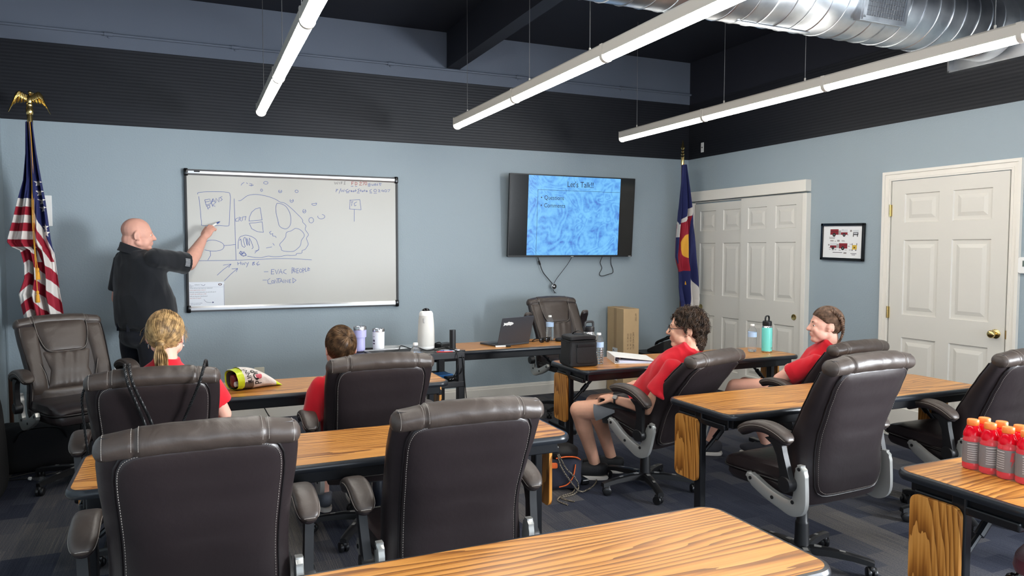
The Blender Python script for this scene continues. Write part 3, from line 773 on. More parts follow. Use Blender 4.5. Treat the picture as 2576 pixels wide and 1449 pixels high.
        for i, p in enumerate(pp):
            f = i/(len(pp)-1); e = math.sqrt(max(.03, 1-abs(2*f-1)**5)); hw_ = .039*e
            t = (pp[min(i+1, len(pp)-1)]-pp[max(i-1, 0)]).normalized(); nn = Vector((0, -t.z, t.y))
            if nn.z < 0: nn = -nn
            ring = []; ring2 = []
            for j in range(20):
                a = 2*math.pi*j/20; c_, s_ = math.cos(a), math.sin(a)
                q = p + Vector((sx*.310+hw_*math.copysign(abs(c_)**.6, c_), 0, 0)) + nn*(.020*e*math.copysign(abs(s_)**.7, s_))
                y_, z_ = FL(q.y, q.z); ring.append((q.x, y_, z_))
                q = p + Vector((sx*.310+hw_*.93*math.copysign(abs(c_)**.6, c_), 0, 0)) + nn*(-.016+.018*e*math.copysign(abs(s_)**.7, s_))
                y_, z_ = FL(q.y, q.z); ring2.append((q.x, y_, z_))
            r1.append(ring); r2.append(ring2)
        gp.loft(r1); gq.loft(r2)
        for side in (0, 10):
            ln = [r1[i][side] for i in range(2, len(r1)-2)]
            gs.tube(ln, .0011, 4)
        gs.tube([r1[2][0], r1[1][3], r1[1][5], r1[1][7], r1[2][10]], .0011, 4); gs.tube([r1[-3][0], r1[-2][3], r1[-2][5], r1[-2][7], r1[-3][10]], .0011, 4)
        out['armrest%d' % sx] = (TM(g), 'blackplastic', [('arm_pad', TM(gp), 'leather_pad'), ('pad_underside', TM(gq), 'leather'), ('stitching', TM(gs), 'stitch')])
    # mechanism, column, base
    g = G(); g.box((0, .02, .335), (.16, .22, .035)); g = TM(g); out['tilt_mechanism'] = (g, 'blackplastic', [])
    zc = .30+dz
    g = G(); g.lathe([(.036, .085), (.034, .10), (.031, .21), (.030, .215), (.026, .22), (.025, zc-.03), (.014, zc-.03), (.014, zc+.02)], n=24); out['gas_column'] = (g, 'blackplastic', [])
    g = G(); g.lathe([(.040, .06), (.046, .075), (.046, .098), (.038, .105)], n=24); gi = G(); gc = []
    for k in range(5):
        a = R(72*k+20); X = Matrix.Rotation(a, 4, 'Z')
        rings = []
        for r_, zz, hw_, hh in ((.03, .088, .026, .020), (.12, .090, .022, .018), (.22, .082, .019, .015), (.29, .072, .020, .014), (.312, .066, .018, .012)):
            rings.append([(r_, -hw_, zz-hh), (r_, hw_, zz-hh), (r_, hw_*.9, zz+hh*.6), (r_, hw_*.45, zz+hh), (r_, -hw_*.45, zz+hh), (r_, -hw_*.9, zz+hh*.6)])
        g.loft(rings, X=X)
        gi.loft([[(.055, -.012, .1075), (.055, .012, .1075), (.055, .012, .110), (.055, -.012, .110)], [(.19, -.007, .0995), (.19, .007, .0995), (.19, .007, .1015), (.19, -.007, .1015)]], X=X)
        gg = G(); X2 = Matrix.Translation((.295*math.cos(a), .295*math.sin(a), 0)) @ Matrix.Rotation(a+1.1*k+.6, 4, 'Z')
        for s_ in (-1, 1): gg.lathe([(.010, -.009), (.024, -.009), (.0265, -.005), (.0265, .005), (.022, .009), (.008, .010)], n=22, X=X2 @ Matrix.Translation((.012, s_*.013, .0268)) @ Matrix.Rotation(R(90), 4, 'X'))
        gg.sq((0, 0, 0), (.024, .012, .018), .5, .5, 16, 8, X2 @ Matrix.Translation((.010, 0, .042))); gg.lathe([(.008, .045), (.008, .066)], n=10, X=Matrix.Translation((.295*math.cos(a), .295*math.sin(a), 0)))
        gc.append(('caster', gg, 'caster'))
    out['star_base'] = (g, 'blackplastic', [('leg_inlay', gi, 'greyinsert')]+gc)
    return out
_cc = {}
def chair(label, loc, rz, recline=0, dz=0, flip=False):
    key = (recline, dz, flip)
    if key in _cc: return dup(_cc[key], (*loc, 0), rz, label)
    t = thing('office_chair', label, 'chair', (*loc, 0), rz, 'brown leather executive office chairs')
    for nm, (g, mt, subs) in chair_parts(recline, flip, dz).items():
        nm = nm.rstrip('-1')
        o = g.build(nm, M[mt], t)
        for sn, sg, sm_ in subs: sg.build(sn, M[sm_], o)
    _cc[key] = t; return t
chair('brown leather office chair facing the camera beside the striped flag', (-5.795, -1.39), 206, 2, .07)
chair('brown leather office chair with thin black straps slung over its back', (-5.285, -2.98), 0, 0, .0)
chair('brown leather office chair with the short-haired boy in it', (-4.30, -2.95), 0, 0, .0)
chair('large brown leather office chair in the left foreground, seen from behind', (-5.12, -4.25), 1, 0, .03)
chair('large brown leather office chair in the centre foreground, right of the other one', (-4.31, -4.20), 0, 0, .015)
chair('brown leather office chair with flipped-up armrests below the television', (-1.97, -.90), 183, 0, .05, True)
chair('reclined brown leather office chair with the curly-haired man in it', (-2.55, -2.97), 17, 15, .045)
chair('brown leather office chair with the woman with the braid in it', (-1.41, -3.09), 5, 8, .0)
chair('empty brown leather office chair right of centre, pulled up to the empty table', (-2.505, -4.21), 3, -2, .05)
chair('empty brown leather office chair at the right edge, behind the red drinks', (-1.27, -4.10), -2, 3, .03)

# maroon stacking chair, bottom right corner
M['maroon'] = mat('maroon_fabric', (98, 28, 42), .9, bump=(220, .5, 2, .002), sheen=.3, vary=(30, .15))
t = thing('stacking_chair', 'maroon fabric chair with black tube frame in the bottom right corner', 'chair', (-2.25, -5.40), ) if False else thing('stacking_chair', 'maroon fabric chair with black tube frame in the bottom right corner', 'chair', (-2.40, -5.42, 0), 15)
G().sq((0, 0, .455), (.24, .23, .04), .6, .3, 40, 12, fn=lambda p: (p[0], p[1], p[2]+.02*math.cos(p[0]*5)*(1 if p[2] > 0 else 0))).build('seat', M['maroon'], t)
g = G()
for sx in (-1, 1): g.tube(smooth_path([(sx*.22, .20, .42), (sx*.215, .23, .38), (sx*.225, .25, 0)], 6), .011, 10)
g.build('front_legs', M['blackgloss'], t)
g = G()
for sx in (-1, 1): g.tube(smooth_path([(sx*.225, -.28, 0), (sx*.215, -.22, .42), (sx*.205, -.26, .60), (sx*.20, -.30, .84)], 6), .011, 10)
g.build('rear_legs', M['blackgloss'], t)
g = G(); g.tube(smooth_path([(-.225, .21, .415), (0, .22, .405), (.225, .21, .415)], 8), .010, 8); g.tube([(-.215, .2, .415), (-.215, -.22, .42)], .009, 8); g.tube([(.215, .2, .415), (.215, -.22, .42)], .009, 8)
g.build('seat_frame', M['blackgloss'], t)
G().sq((0, -.285, .72), (.21, .028, .15), .4, .4, 32, 12).build('backrest', M['maroon'], t)
# whiteboard marker strokes, millimetres from the board centre
WB_BLUE=[[-812,393,-803,409,-715,418,-576,418,-557,393,-554,365,-562,253,-568,149,-582,130,-652,133,-777,131,-787,155,-795,275,-804,377],[-724,356,-758,348,-748,304,-709,319],[-756,330,-721,337],[-720,359,-709,322,-695,359],[-709,316,-691,360,-676,325],[-704,335,-681,341],[-672,325,-669,364,-646,333,-643,372],[-619,380,-637,372,-619,356,-635,340],[-744,300,-731,268],[-748,295,-722,305,-718,286,-737,277],[-704,319,-696,292],[-678,320,-699,305,-676,295],[-524,366,-523,282,-522,103,-520,-30,-519,-162],[-496,202,-517,189,-515,171,-494,173],[-490,171,-487,207,-470,203,-483,190,-468,171],[-461,177,-458,209,-431,214,-439,181],[-491,348,-472,351,-449,368,-417,393,-381,403,-345,407,-291,401,-236,389,-181,368,-145,346,-108,338,-71,311,-34,278,3,240,31,212,46,188,45,173,59,158,73,139,66,110,77,90,94,61,77,31,84,2,91,-23,80,-47,61,-72,37,-81,32,-104,-11,-108,-16,-121,-58,-125,-96,-123,-152,-133,-208,-135,-254,-129,-309,-142,-372,-140,-408,-132,-426,-130],[-313,293,-352,281,-384,252,-403,209,-407,175,-299,186,-313,293],[-405,156,-349,162,-299,170,-290,79,-341,84,-386,109,-405,156],[-173,333,-182,299,-179,242,-166,184,-157,141,-130,117,-92,113,-64,142,-57,186,-62,244,-90,301,-122,325,-159,335,-173,333],[-22,116,-55,94,-95,79,-103,40,-127,6,-155,-28,-142,-57,-137,-79,-95,-89,-39,-88,-1,-62,23,-33,33,11,58,51,44,85,11,111,-22,116],[-767,-16,-732,5,-680,6,-628,-16,-613,-44,-629,-72,-673,-84,-725,-84,-768,-75],[-613,-39,-567,-34,-520,-29],[-723,-86,-722,-124,-744,-163],[-889,-169,-830,-168,-718,-167,-516,-164,-345,-159,-171,-152,-21,-155,120,-165],[-501,-67,-498,-10,-486,32,-459,47,-432,52,-387,40,-352,14,-336,-29,-330,-67,-353,-91,-365,-105],[-487,4,-477,18,-468,-39,-443,-48,-455,9,-441,32,-425,-39,-428,28,-407,-39,-407,28,-378,-48,-389,-67],[-493,-110,-479,-86,-466,-115,-453,-91,-440,-120,-462,-129,-480,-105,-444,-105,-435,-124,-471,-124,-488,-96,-457,-96,-480,-119],[-223,89,-239,79,-230,63,-211,68,-214,49,-188,44,-182,31],[-269,-59,-220,-48],[-213,-17,-199,-36],[-364,-86,-328,-75],[-506,-179,-504,-208],[-481,-176,-479,-205],[-505,-192,-479,-189],[-472,-186,-465,-205,-458,-189,-451,-205,-443,-181],[-436,-186,-427,-199],[-416,-182,-435,-227],[-369,-180,-384,-187,-366,-201,-383,-209,-386,-198,-366,-182],[-332,-177,-351,-196,-342,-211,-323,-201,-348,-199],[-673,-293,-624,-246,-561,-198],[-623,-207,-559,-197,-579,-228],[-617,-341,-563,-285,-510,-238],[-555,-240,-507,-236,-518,-266],[-291,-267,-254,-266],[-202,-246,-228,-248,-230,-289,-205,-287],[-228,-268,-208,-266],[-196,-251,-184,-288,-168,-246],[-166,-288,-149,-246,-136,-288],[-159,-271,-137,-271],[-100,-247,-121,-256,-126,-276,-100,-289],[-56,-286,-52,-233,-32,-238,-51,-257],[-49,-282,-37,-243,-30,-282,-20,-243,-42,-262,-19,-272],[6,-241,-11,-243,-13,-282,6,-280],[-11,-262,4,-261],[33,-261,32,-268,29,-273,24,-276,19,-276,15,-273,12,-268,11,-261,12,-254,15,-249,20,-246,25,-246,29,-249,32,-254,33,-261],[42,-283,40,-238,58,-249,42,-263],[65,-234,63,-268,77,-265],[82,-249,102,-244,87,-234,82,-262,103,-256],[-303,-341,-268,-341],[-240,-326,-262,-342,-258,-371,-228,-374],[-207,-357,-209,-363,-211,-367,-216,-369,-220,-369,-224,-367,-227,-362,-228,-357,-227,-351,-224,-347,-220,-345,-215,-345,-211,-347,-208,-352,-207,-357],[-202,-372,-200,-338,-182,-369,-178,-333],[-188,-330,-150,-327],[-168,-329,-169,-368],[-160,-368,-146,-331,-132,-368],[-155,-353,-135,-352],[-123,-337,-123,-368],[-111,-369,-109,-341,-92,-365,-90,-338],[-62,-338,-78,-340,-79,-367,-62,-366],[-79,-353,-65,-352],[-47,-370,-48,-326,-19,-346,-47,-370],[-244,511,-246,506,-251,501,-259,499,-267,499,-274,501,-279,504,-281,509,-279,514,-274,518,-267,521,-258,521,-251,519,-246,516,-244,511],[-291,445,-292,441,-294,437,-298,435,-301,435,-304,437,-307,440,-307,445,-306,449,-304,453,-301,455,-297,455,-294,453,-292,450,-291,445],[-136,452,-132,448,-130,444,-130,440,-131,435,-135,431,-139,429,-145,428,-150,429,-154,432,-157,436,-157,441,-156,445,-153,449,-148,452],[-153,438,-134,441],[10,445,9,440,5,436,0,434,-6,434,-11,436,-15,440,-16,445,-15,450,-11,454,-6,456,0,456,5,454,9,450,10,445],[-39,373,-35,370,-32,365,-32,360,-33,355,-36,351,-40,348,-46,346,-51,346,-56,349,-59,352,-61,357,-61,362,-60,367,-56,371],[-56,358,-33,363],[161,346,166,344,168,340,169,336,167,332,164,329,159,326,153,324,146,324,140,324,134,326,130,329,127,332,127,336,128,340],[128,338,172,345],[66,286,70,283,73,277,74,271,73,264,70,259,65,255,59,254,54,256,50,260,48,266,48,273,50,280,54,284,59,287],[49,264,72,274],[141,191,139,181,133,173,124,168,115,168,106,172,101,180,99,190,101,201,107,209,115,214,125,214,133,209,139,201,141,191],[215,244,225,242,233,238,238,232,240,225,238,219,233,212,224,208,214,205,203,205,193,207,185,212,180,217,178,224,180,231],[-467,481,-456,498,-440,507],[-424,506,-411,497],[-398,500,-375,495,-389,482,-364,489,-380,479,-402,485],[465,379,558,387,569,295,463,299,470,383],[476,363,499,367],[488,365,481,327],[532,366,506,351,511,328,526,336],[507,295,505,185],[657,539,640,535,636,522,655,521,657,530,645,530],[670,536,672,521,685,522,688,537],[696,529,711,533,700,539,696,522,712,523],[729,539,718,533,728,526,716,522],[747,549,747,524,757,524],[737,538,764,539],[478,507,501,507],[515,506,535,507],[634,512,657,513],[343,448,346,475,361,473,346,462],[368,437,388,484],[388,472,395,452,403,470,411,452,418,478],[421,463,429,463],[453,479,433,468,437,453,454,456,453,464],[462,454,463,468,473,469],[478,461,488,464,481,470,478,456,490,456],[507,469,496,463,498,455,508,458,509,469],[521,480,520,456],[515,469,531,469],[558,487,541,479,555,467,537,455],[567,482,567,458],[561,471,575,472],[591,471,579,466,581,458,591,460,592,472],[603,481,603,459],[597,473,611,473],[617,465,630,469,622,474,617,460,632,461],[670,485,652,475,654,460,671,461],[714,474,712,469,709,465,704,462,698,462,694,464,690,468,689,474,690,479,694,483,699,486,704,486,709,484,712,480,714,474],[729,478,738,485,747,477,731,463,751,463],[769,486,761,472,783,473],[778,483,777,462],[811,476,810,471,807,467,803,465,798,465,794,467,791,470,790,475,791,479,794,483,798,485,803,485,807,483,810,480,811,476],[819,486,842,489,824,464],[434,445,462,448],[532,447,558,448],[649,450,674,451],[687,449,718,451]]
WB_GREY=[[328,541,336,519,345,537,354,520,362,544],[374,542,374,521],[389,521,389,543,404,544],[389,533,401,534],[422,545,421,523],[414,545,430,546],[413,523,429,524]]
WB_RED=[[505,547,485,547,485,519],[485,534,501,534],[518,518,518,546,535,541,535,527,518,518],[556,539,566,550,576,542,555,519,579,520],[582,548,602,551,589,520],[625,538,624,532,622,527,618,524,614,524,610,526,608,531,607,537,608,543,611,548,614,551,618,551,622,549,624,544,625,538]]
# ---------------------------------------------------------------- whiteboard
M['wb'] = mat('whiteboard_surface', (188, 186, 179), .22, spec=.5)
M['ink_blue'] = mat('blue_marker_ink', (62, 84, 150), .6); M['ink_dark'] = mat('grey_marker_ink', (96, 92, 92), .6); M['ink_red'] = mat('red_marker_ink', (158, 66, 62), .6)
M['alu'] = mat('brushed_aluminium', (196, 198, 200), .3, metal=.85)
wbd = thing('whiteboard', 'large wall whiteboard covered in blue marker drawing of a map', 'whiteboard', (-4.258, 0, 1.568))
G().box((0, -.011, 0), (1.80, .018, 1.16)).build('board_surface', M['wb'], wbd, smooth=False)
for zz, hh in ((.578, .052), (-.578, .052)):
    G().loft([[(x, -.002+y, zz+z) for y, z in ((0, -hh/2), (-.026, -hh/2+.002), (-.032, -.01), (-.032, .01), (-.026, hh/2-.002), (0, hh/2))] for x in (-.885, .885)]).build('aluminium_rail', M['alu'], wbd, smooth=False)
g = G()
for x in (-.905, .905): g.box((x, -.014, 0), (.020, .028, 1.10))
g.build('side_rail', M['blackplastic'], wbd, smooth=False, bevel=.003)
for x in (-1, 1):
    for z in (-1, 1): G().sq((x*.900, -.018, z*.578), (.018, .020, .032), .4, .4, 16, 8).build('corner_cap', M['blackgloss'], wbd)
def strokes(nm, L_, m_, r, y=-.0205, par=None):
    g = G()
    for s_ in L_:
        p = [Vector((s_[i]/1000, y, s_[i+1]/1000)) for i in range(0, len(s_), 2)]
        if len(p) > 7: p = smooth_path(p, 4)
        p = [q for i, q in enumerate(p) if i == 0 or (q-p[i-1]).length > 2e-4]
        if len(p) < 2: continue
        L2 = []; R2 = []; dy = -.00004*(len(g.v) % 23)
        for i, q in enumerate(p):
            d0 = (q-p[i-1]).normalized() if i else (p[1]-q).normalized(); d1 = (p[i+1]-q).normalized() if i < len(p)-1 else d0
            t_ = d0+d1; t_ = t_.normalized() if t_.length > .3 else d0
            n_ = Vector((-t_.z, 0, t_.x)); k_ = min(1.8, 1/max(.35, abs(n_.dot(Vector((-d0.z, 0, d0.x))))))
            L2.append(q+n_*r*k_+Vector((0, dy, 0))); R2.append(q-n_*r*k_+Vector((0, dy, 0)))
        m__ = len(p); g.add(L2+R2, [(i, i+m__, i+1+m__, i+1) for i in range(m__-1)])
    return g.build(nm, m_, par or wbd, smooth=False)
strokes('blue_marker_drawing', WB_BLUE, M['ink_blue'], .0017); strokes('grey_marker_writing', WB_GREY, M['ink_dark'], .0017, -.0208); strokes('red_marker_writing', WB_RED, M['ink_red'], .002, -.0206)
g = G(); g.box((-.815, -.0345, .584), (.045, .0006, .010)); g.build('maker_mark', M['black'], wbd, smooth=False)
# flyer in the lower left corner
fl = thing('flyer', 'printed white flyer stuck to the lower left corner of the whiteboard', 'flyer', (-5.017, -.0215, 1.112))
G().box((0, -.0006, 0), (.282, .0010, .214)).build('sheet', mat('flyer_paper', (216, 220, 226), .35), fl, smooth=False)
FT = Matrix.Rotation(R(90), 4, 'X'); IB = mat('flyer_ink', (70, 82, 92), .6); IR = mat('flyer_red_ink', (170, 104, 92), .6); IN = mat('flyer_navy', (40, 50, 96), .6)
def ft(s, x, z, sz, m_, sx=1): return text_mesh(s, sz, Matrix.Translation((x, -.0014, z)) @ FT, 'printed_line', m_, fl, 0, 'LEFT', sx)
ft('When did you last hand out naloxone?', -.132, .052, .0125, IB, .92); ft('Every opportunity matters!', -.132, .036, .0125, IR, .92)
ft('Did you remind bystanders to carry & use it?', -.132, .018, .0125, IB, .90); ft('A quick tip could save a life!', -.132, .002, .0125, IR, .92)
ft('Did you log your distribution?', -.132, -.017, .0125, IB, .92); ft('Scan here to log it!', -.132, -.033, .0125, IR, .92)
ft('WANT TO LEARN MORE:', -.130, -.075, .0085, IN); ft('naloxoneproject.com', -.130, -.087, .0105, IN, .9)
ft('The', -.134, .083, .009, IB); ft('Naloxone', -.134, .074, .0085, IN); ft('Project', -.134, .066, .0075, IB); ft('CPACC', -.094, .079, .013, IB); 
g = G(); g.tube([Vector((x, -.0016, z)) for x, z in smooth_path([(-.045, .086, 0), (-.035, .083, 0), (-.026, .077, 0), (-.016, .080, 0), (-.010, .088, 0)], 5) and [(p.x, p.y) for p in smooth_path([(-.045, .086, 0), (-.035, .083, 0), (-.026, .077, 0), (-.016, .080, 0), (-.010, .088, 0)], 5)]], .0014, 5)
g.tube([(p.x, -.0016, p.y) for p in smooth_path([(-.022, -.041, 0), (-.010, -.058, 0), (.010, -.068, 0), (.045, -.069, 0)], 5)], .0011, 5)
g.add([(.045, -.0018, -.0755), (.058, -.0018, -.068), (.045, -.0018, -.0605)], [(0, 1, 2)])
g.box((0, -.0014, .064), (.27, .0002, .0008)); g.box((.139, -.0014, -.01), (.0022, .0003, .19)); g.build('printed_arrow', IN, fl)
g = G(); Xs = Matrix.Translation((.108, -.0013, .085)) @ Matrix.Rotation(R(90), 4, 'X') @ Matrix.Diagonal((1.5, 1, 1, 1)); g.lathe([(.010, 0), (.010, .0004)], n=24, X=Xs); g.build('round_seal', mat('seal_brown', (88, 70, 74), .6), fl)
g = G(); g.lathe([(.005, .0005), (.005, .0008)], n=16, X=Xs); g.build('seal_centre', M['paper'], fl)

# ---------------------------------------------------------------- television
tv = thing('television', 'wall mounted flat television showing a blue slide titled Let\'s Talk', 'television'); tv.matrix_world = Matrix.Translation((-1.520, -.085, 1.838)) @ Matrix.Rotation(R(4.0), 4, 'X')
G().prism([(x, y) for x, y in rrect(-.727, -.415, .727, .415, .008)], .030, Matrix.Rotation(R(90), 4, 'X')).build('housing', M['blackplastic'], tv, bevel=.002)
G().box((0, .028, 0), (.8, .055, .5)).build('rear_cover', M['blackplastic'], tv, smooth=False, bevel=.01)
G().box((0, .050, 0), (.5, .03, .30)).build('wall_mount', M['black'], tv, smooth=False)
G().box((0, -.0308, .004), (1.436, .0012, .804)).build('glass', mat('tv_glass', (14, 14, 15), .12, spec=.6), tv, smooth=False)
m = mat('slide_background', (30, 60, 90), .25, spec=.4)
n = m.node_tree.nodes; L = m.node_tree.links; b = n['Principled BSDF']; v = tc_map(m)
t1 = n.new('ShaderNodeTexNoise'); t1.inputs['Scale'].default_value = 2.0; t1.inputs['Detail'].default_value = 2; t1.inputs['Distortion'].default_value = .9; L.new(v, t1.inputs['Vector'])
mx = n.new('ShaderNodeVectorMath'); mx.operation = 'SCALE'; mx.inputs['Scale'].default_value = 1.1; L.new(t1.outputs['Color'], mx.inputs[0])
ad = n.new('ShaderNodeVectorMath'); ad.operation = 'ADD'; L.new(mx.outputs[0], ad.inputs[0]); L.new(v, ad.inputs[1])
vo = n.new('ShaderNodeTexVoronoi'); vo.inputs['Scale'].default_value = 3.4; L.new(ad.outputs[0], vo.inputs['Vector'])
sn = n.new('ShaderNodeMath'); sn.operation = 'SINE'; ml = n.new('ShaderNodeMath'); ml.operation = 'MULTIPLY'; ml.inputs[1].default_value = 26; L.new(vo.outputs['Distance'], ml.inputs[0]); L.new(ml.outputs[0], sn.inputs[0])
t2 = n.new('ShaderNodeTexNoise'); t2.inputs['Scale'].default_value = 9; t2.inputs['Detail'].default_value = 6; t2.inputs['Roughness'].default_value = .7; L.new(v, t2.inputs['Vector'])
m1 = n.new('ShaderNodeMath'); m1.operation = 'MULTIPLY'; m1.inputs[1].default_value = .08; L.new(sn.outputs[0], m1.inputs[0])
m2 = n.new('ShaderNodeMath'); m2.operation = 'ADD'; L.new(m1.outputs[0], m2.inputs[0]); L.new(t2.outputs['Fac'], m2.inputs[1])
rp = ramp(m, [(.26, (74, 118, 200)), (.40, (92, 160, 228)), (.56, (112, 184, 240)), (.78, (124, 200, 248))]); L.new(m2.outputs[0], rp.inputs[0])
L.new(rp.outputs[0], b.inputs['Emission Color']); b.inputs['Emission Strength'].default_value = .50; b.inputs['Base Color'].default_value = (0, 0, 0, 1)
G().box((.011, -.0318, .004), (1.066, .0008, .800)).build('slide', m, tv, smooth=False)
SI = mat('slide_ink', (16, 40, 70), .4); TVX = lambda x, z: Matrix.Translation((x, -.0330, z)) @ Matrix.Rotation(R(90), 4, 'X')
text_mesh("Let's Talk!!", .082, TVX(-.09, .300), 'slide_title', SI, tv, 0, 'LEFT', .86)
text_mesh("\u2022", .058, TVX(-.385, .166), 'bullet', SI, tv, 0); text_mesh("\u2022", .058, TVX(-.385, .088), 'bullet', SI, tv, 0)
text_mesh("Questions", .060, TVX(-.345, .166), 'slide_text', SI, tv, 0, 'LEFT', .9); text_mesh("Comments", .060, TVX(-.345, .088), 'slide_text', SI, tv, 0, 'LEFT', .9)
g = G(); g.box((.06, -.0326, .262), (.955, .0006, .003)); g.box((-.417, -.0326, -.068), (.003, .0006, .66)); g.build('slide_rules', SI, tv, smooth=False)
g = G(); g.box((.0, -.0322, -.409), (.03, .002, .006)); g.build('maker_badge', M['silver'], tv, smooth=False)
g = G(); g.box((.695, -.0322, -.408), (.03, .002, .008)); g.build('status_badge', M['silver'], tv, smooth=False)
# cables under the television
def cable(name, label, pts, r=.0035, m_=None, k=8, cat='cable', group=None):
    return tag(G().tube(smooth_path(pts, k), r, 8).build(name, m_ or M['cable'], None), label, cat, group)
wc = thing('webcam', 'small round black camera dangling on two cables below the television', 'camera', (-1.71, -.03, 1.118))
Xc = Matrix.Rotation(R(90), 4, 'X')
G().lathe([(.026, -.008), (.032, 0), (.032, .016), (.028, .024)], n=32, X=Xc).build('body', M['steel'], wc)
G().lathe([(.026, .0245), (.026, .026), (.018, .027), (.016, .024)], n=32, X=Xc).build('lens_ring', M['blackgloss'], wc)
G().lathe([(.013, .024), (.010, .029), (.003, .031)], n=24, X=Xc).build('lens', M['steel'], wc)
G().tube(smooth_path([(-.175, .0, .300), (-.155, 0, .24), (-.12, -.004, .15), (-.05, -.004, .07), (-.008, 0, .028)], 8), .0045, 8).tube([(-.165, 0, .265), (-.150, 0, .225)], .010, 8).build('cable', M['cable'], wc)
G().tube(smooth_path([(.215, .0, .297), (.17, 0, .23), (.10, -.004, .15), (.04, -.004, .08), (.008, 0, .028)], 8), .003, 8).build('cable', M['cable'], wc)
G().tube(smooth_path([(0, 0, -.028), (.008, 0, -.05), (.035, 0, -.072)], 6), .0035, 8).tube(smooth_path([(.0, 0, -.04), (.012, 0, -.055), (.014, 0, -.075)], 6), .003, 8).build('tail', M['cable'], wc)
cable('cable_loop', 'thin black cable hanging in a loop below the television', [(-1.135, -.045, 1.42), (-1.145, -.02, 1.36), (-1.12, -.014, 1.30), (-1.15, -.014, 1.24), (-1.12, -.014, 1.215), (-1.03, -.014, 1.235), (-.985, -.014, 1.25), (-.985, -.014, 1.29), (-1.01, -.016, 1.35), (-1.03, -.045, 1.42)])

# ---------------------------------------------------------------- flags
def interp(T, z):
    for a, b_ in zip(T, T[1:]):
        if a[0] >= z >= b_[0]:
            t = (a[0]-z)/(a[0]-b_[0]); return [a[i]+(b_[i]-a[i])*t for i in range(1, len(a))]
    return list(T[-1][1:]) if z < T[-1][0] else list(T[0][1:])
def drape(T, y0, fcol, depth, nz=420, nx=210, ph=0.0, folds=3.0):
    """hanging folded cloth between left and right bounds T=[(z,xl,xr)], closed front and back sheets"""
    g = G(); zt, zb = T[0][0], T[-1][0]; vs = []; fs = []; mi = []; W2 = 2*nx
    for i in range(nz+1):
        z = zt+(zb-zt)*i/nz; xl, xr = interp(T, z); w_ = xr-xl; f = min(1, (zt-z)/.5)
        for j in range(W2):
            if j < nx: u = j/(nx-1); side = -1
            else: u = 1-(j-nx)/(nx-1); side = 1
            e = math.sqrt(max(0, 1-(2*u-1)**4))
            pl_ = (.020+.030*f)*depth*(math.sin(u*math.pi*2*folds+ph+2.2*z)+.45*math.sin(u*math.pi*2*folds*1.9+1.3+ph-3*z))
            y = y0 + side*(.016+.020*f)*depth*e + pl_*(.35+.65*e)
            hem = .012*math.sin(u*17+ph) if i == nz else 0
            vs.append((xl+w_*u, y, z+hem))
    for i in range(nz):
        for j in range(W2):
            k = (j+1) % W2; fs.append((i*W2+j, i*W2+k, (i+1)*W2+k, (i+1)*W2+j))
            u = (j+.5)/(nx-1) if j < nx else 1-(j-nx+.5)/(nx-1)
            z = zt+(zb-zt)*(i+.5)/nz; xl, xr = interp(T, z); mi.append(fcol(max(0, min(1, u)), xl+(xr-xl)*u, z, j < nx))
    g.v = vs; g.f = fs; g.mi = mi; return g
FN = mat('flag_navy', (32, 38, 88), .75, bump=(300, .25)); FR = mat('flag_red', (150, 26, 46), .75, bump=(300, .25)); FW = mat('flag_white', (214, 208, 202), .75, bump=(300, .25)); FG = mat('flag_gold', (222, 160, 50), .7, bump=(300, .2)); M['gold_cord'] = mat('gold_cord', (224, 160, 44), .6)
M['pole'] = mat('dark_wood_pole', (70, 46, 34), .3)
us = thing('flag_on_pole', 'red, white and blue striped flag with stars on a pole with a gold eagle', 'flag', (-6.20, -.35, 0))
def star_hit(x, z):
    for sx, sz in ((-6.150, 1.985), (-6.142, 1.915), (-6.133, 1.855), (-6.128, 1.80), (-6.118, 1.66), (-6.113, 1.615)):
        dx, dz = (x-sx)/.026, (z-sz)/.032; r = math.hypot(dx, dz)
        if r < 1:
            a = math.atan2(dx, dz) % (2*math.pi/5); a = min(a, 2*math.pi/5-a)
            if r < .40/(math.cos(a)*.42+math.sin(a)*1.0): return True
    return False
def uscol(u, x, z, fr):
    xc = -6.186
    if x < xc and z > 1.515:
        if z > 1.868: return 0
        return 2 if int((1.868-z)/.0595) % 2 == 0 else 1
    if z > 1.40 and x >= xc:
        lim = 1.80-2.6*(x-xc) if x > xc else 1.8
        lim = 1.79 - 2.9*(x+6.186)
        if z > lim: return 2 if star_hit(x, z) else 0
        return 2 if int((lim-z)/.075) % 2 == 0 else 1
    s_ = (z*.9 + (x+6.186)*1.05) if x > -6.24 else (z*.9-(x+6.24)*.9-.056)
    return 2 if int((1.72-s_)/.083) % 2 == 0 else 1
Tus = [(2.43, -6.224, -6.180), (2.20, -6.230, -6.158), (2.0, -6.248, -6.132), (1.86, -6.285, -6.112), (1.70, -6.322, -6.098), (1.55, -6.362, -6.086), (1.515, -6.34, -6.084), (1.49, -6.290, -6.078), (1.38, -6.268, -6.068), (1.28, -6.272, -6.060), (1.16, -6.312, -6.048), (1.08, -6.30, -6.038), (.93, -6.275, -6.022)]
o = drape(Tus, .0, uscol, 1.0, ph=.6); o.v = [(x+6.20, y-.062*max(0, min(1, (z-1.46)/.12)), z) for x, y, z in o.v]; o.build('flag_cloth', [FN, FR, FW], us, smooth='all')
def pole(t, h, mt='pole', brass_ring=True):
    G().tube([(0, 0, .06), (0, 0, h)], .0135, 14).build('pole', M[mt], t)
    g = G(); g.lathe([(.0185, h-.13), (.0185, h-.02), (.015, h)], n=18)
    if brass_ring: g.lathe([(.0155, 1.10), (.0165, 1.105), (.0165, 1.235), (.0155, 1.24)], n=18)
    g.build('ferrule', M['steel'] if not brass_ring else M['brass'], t)
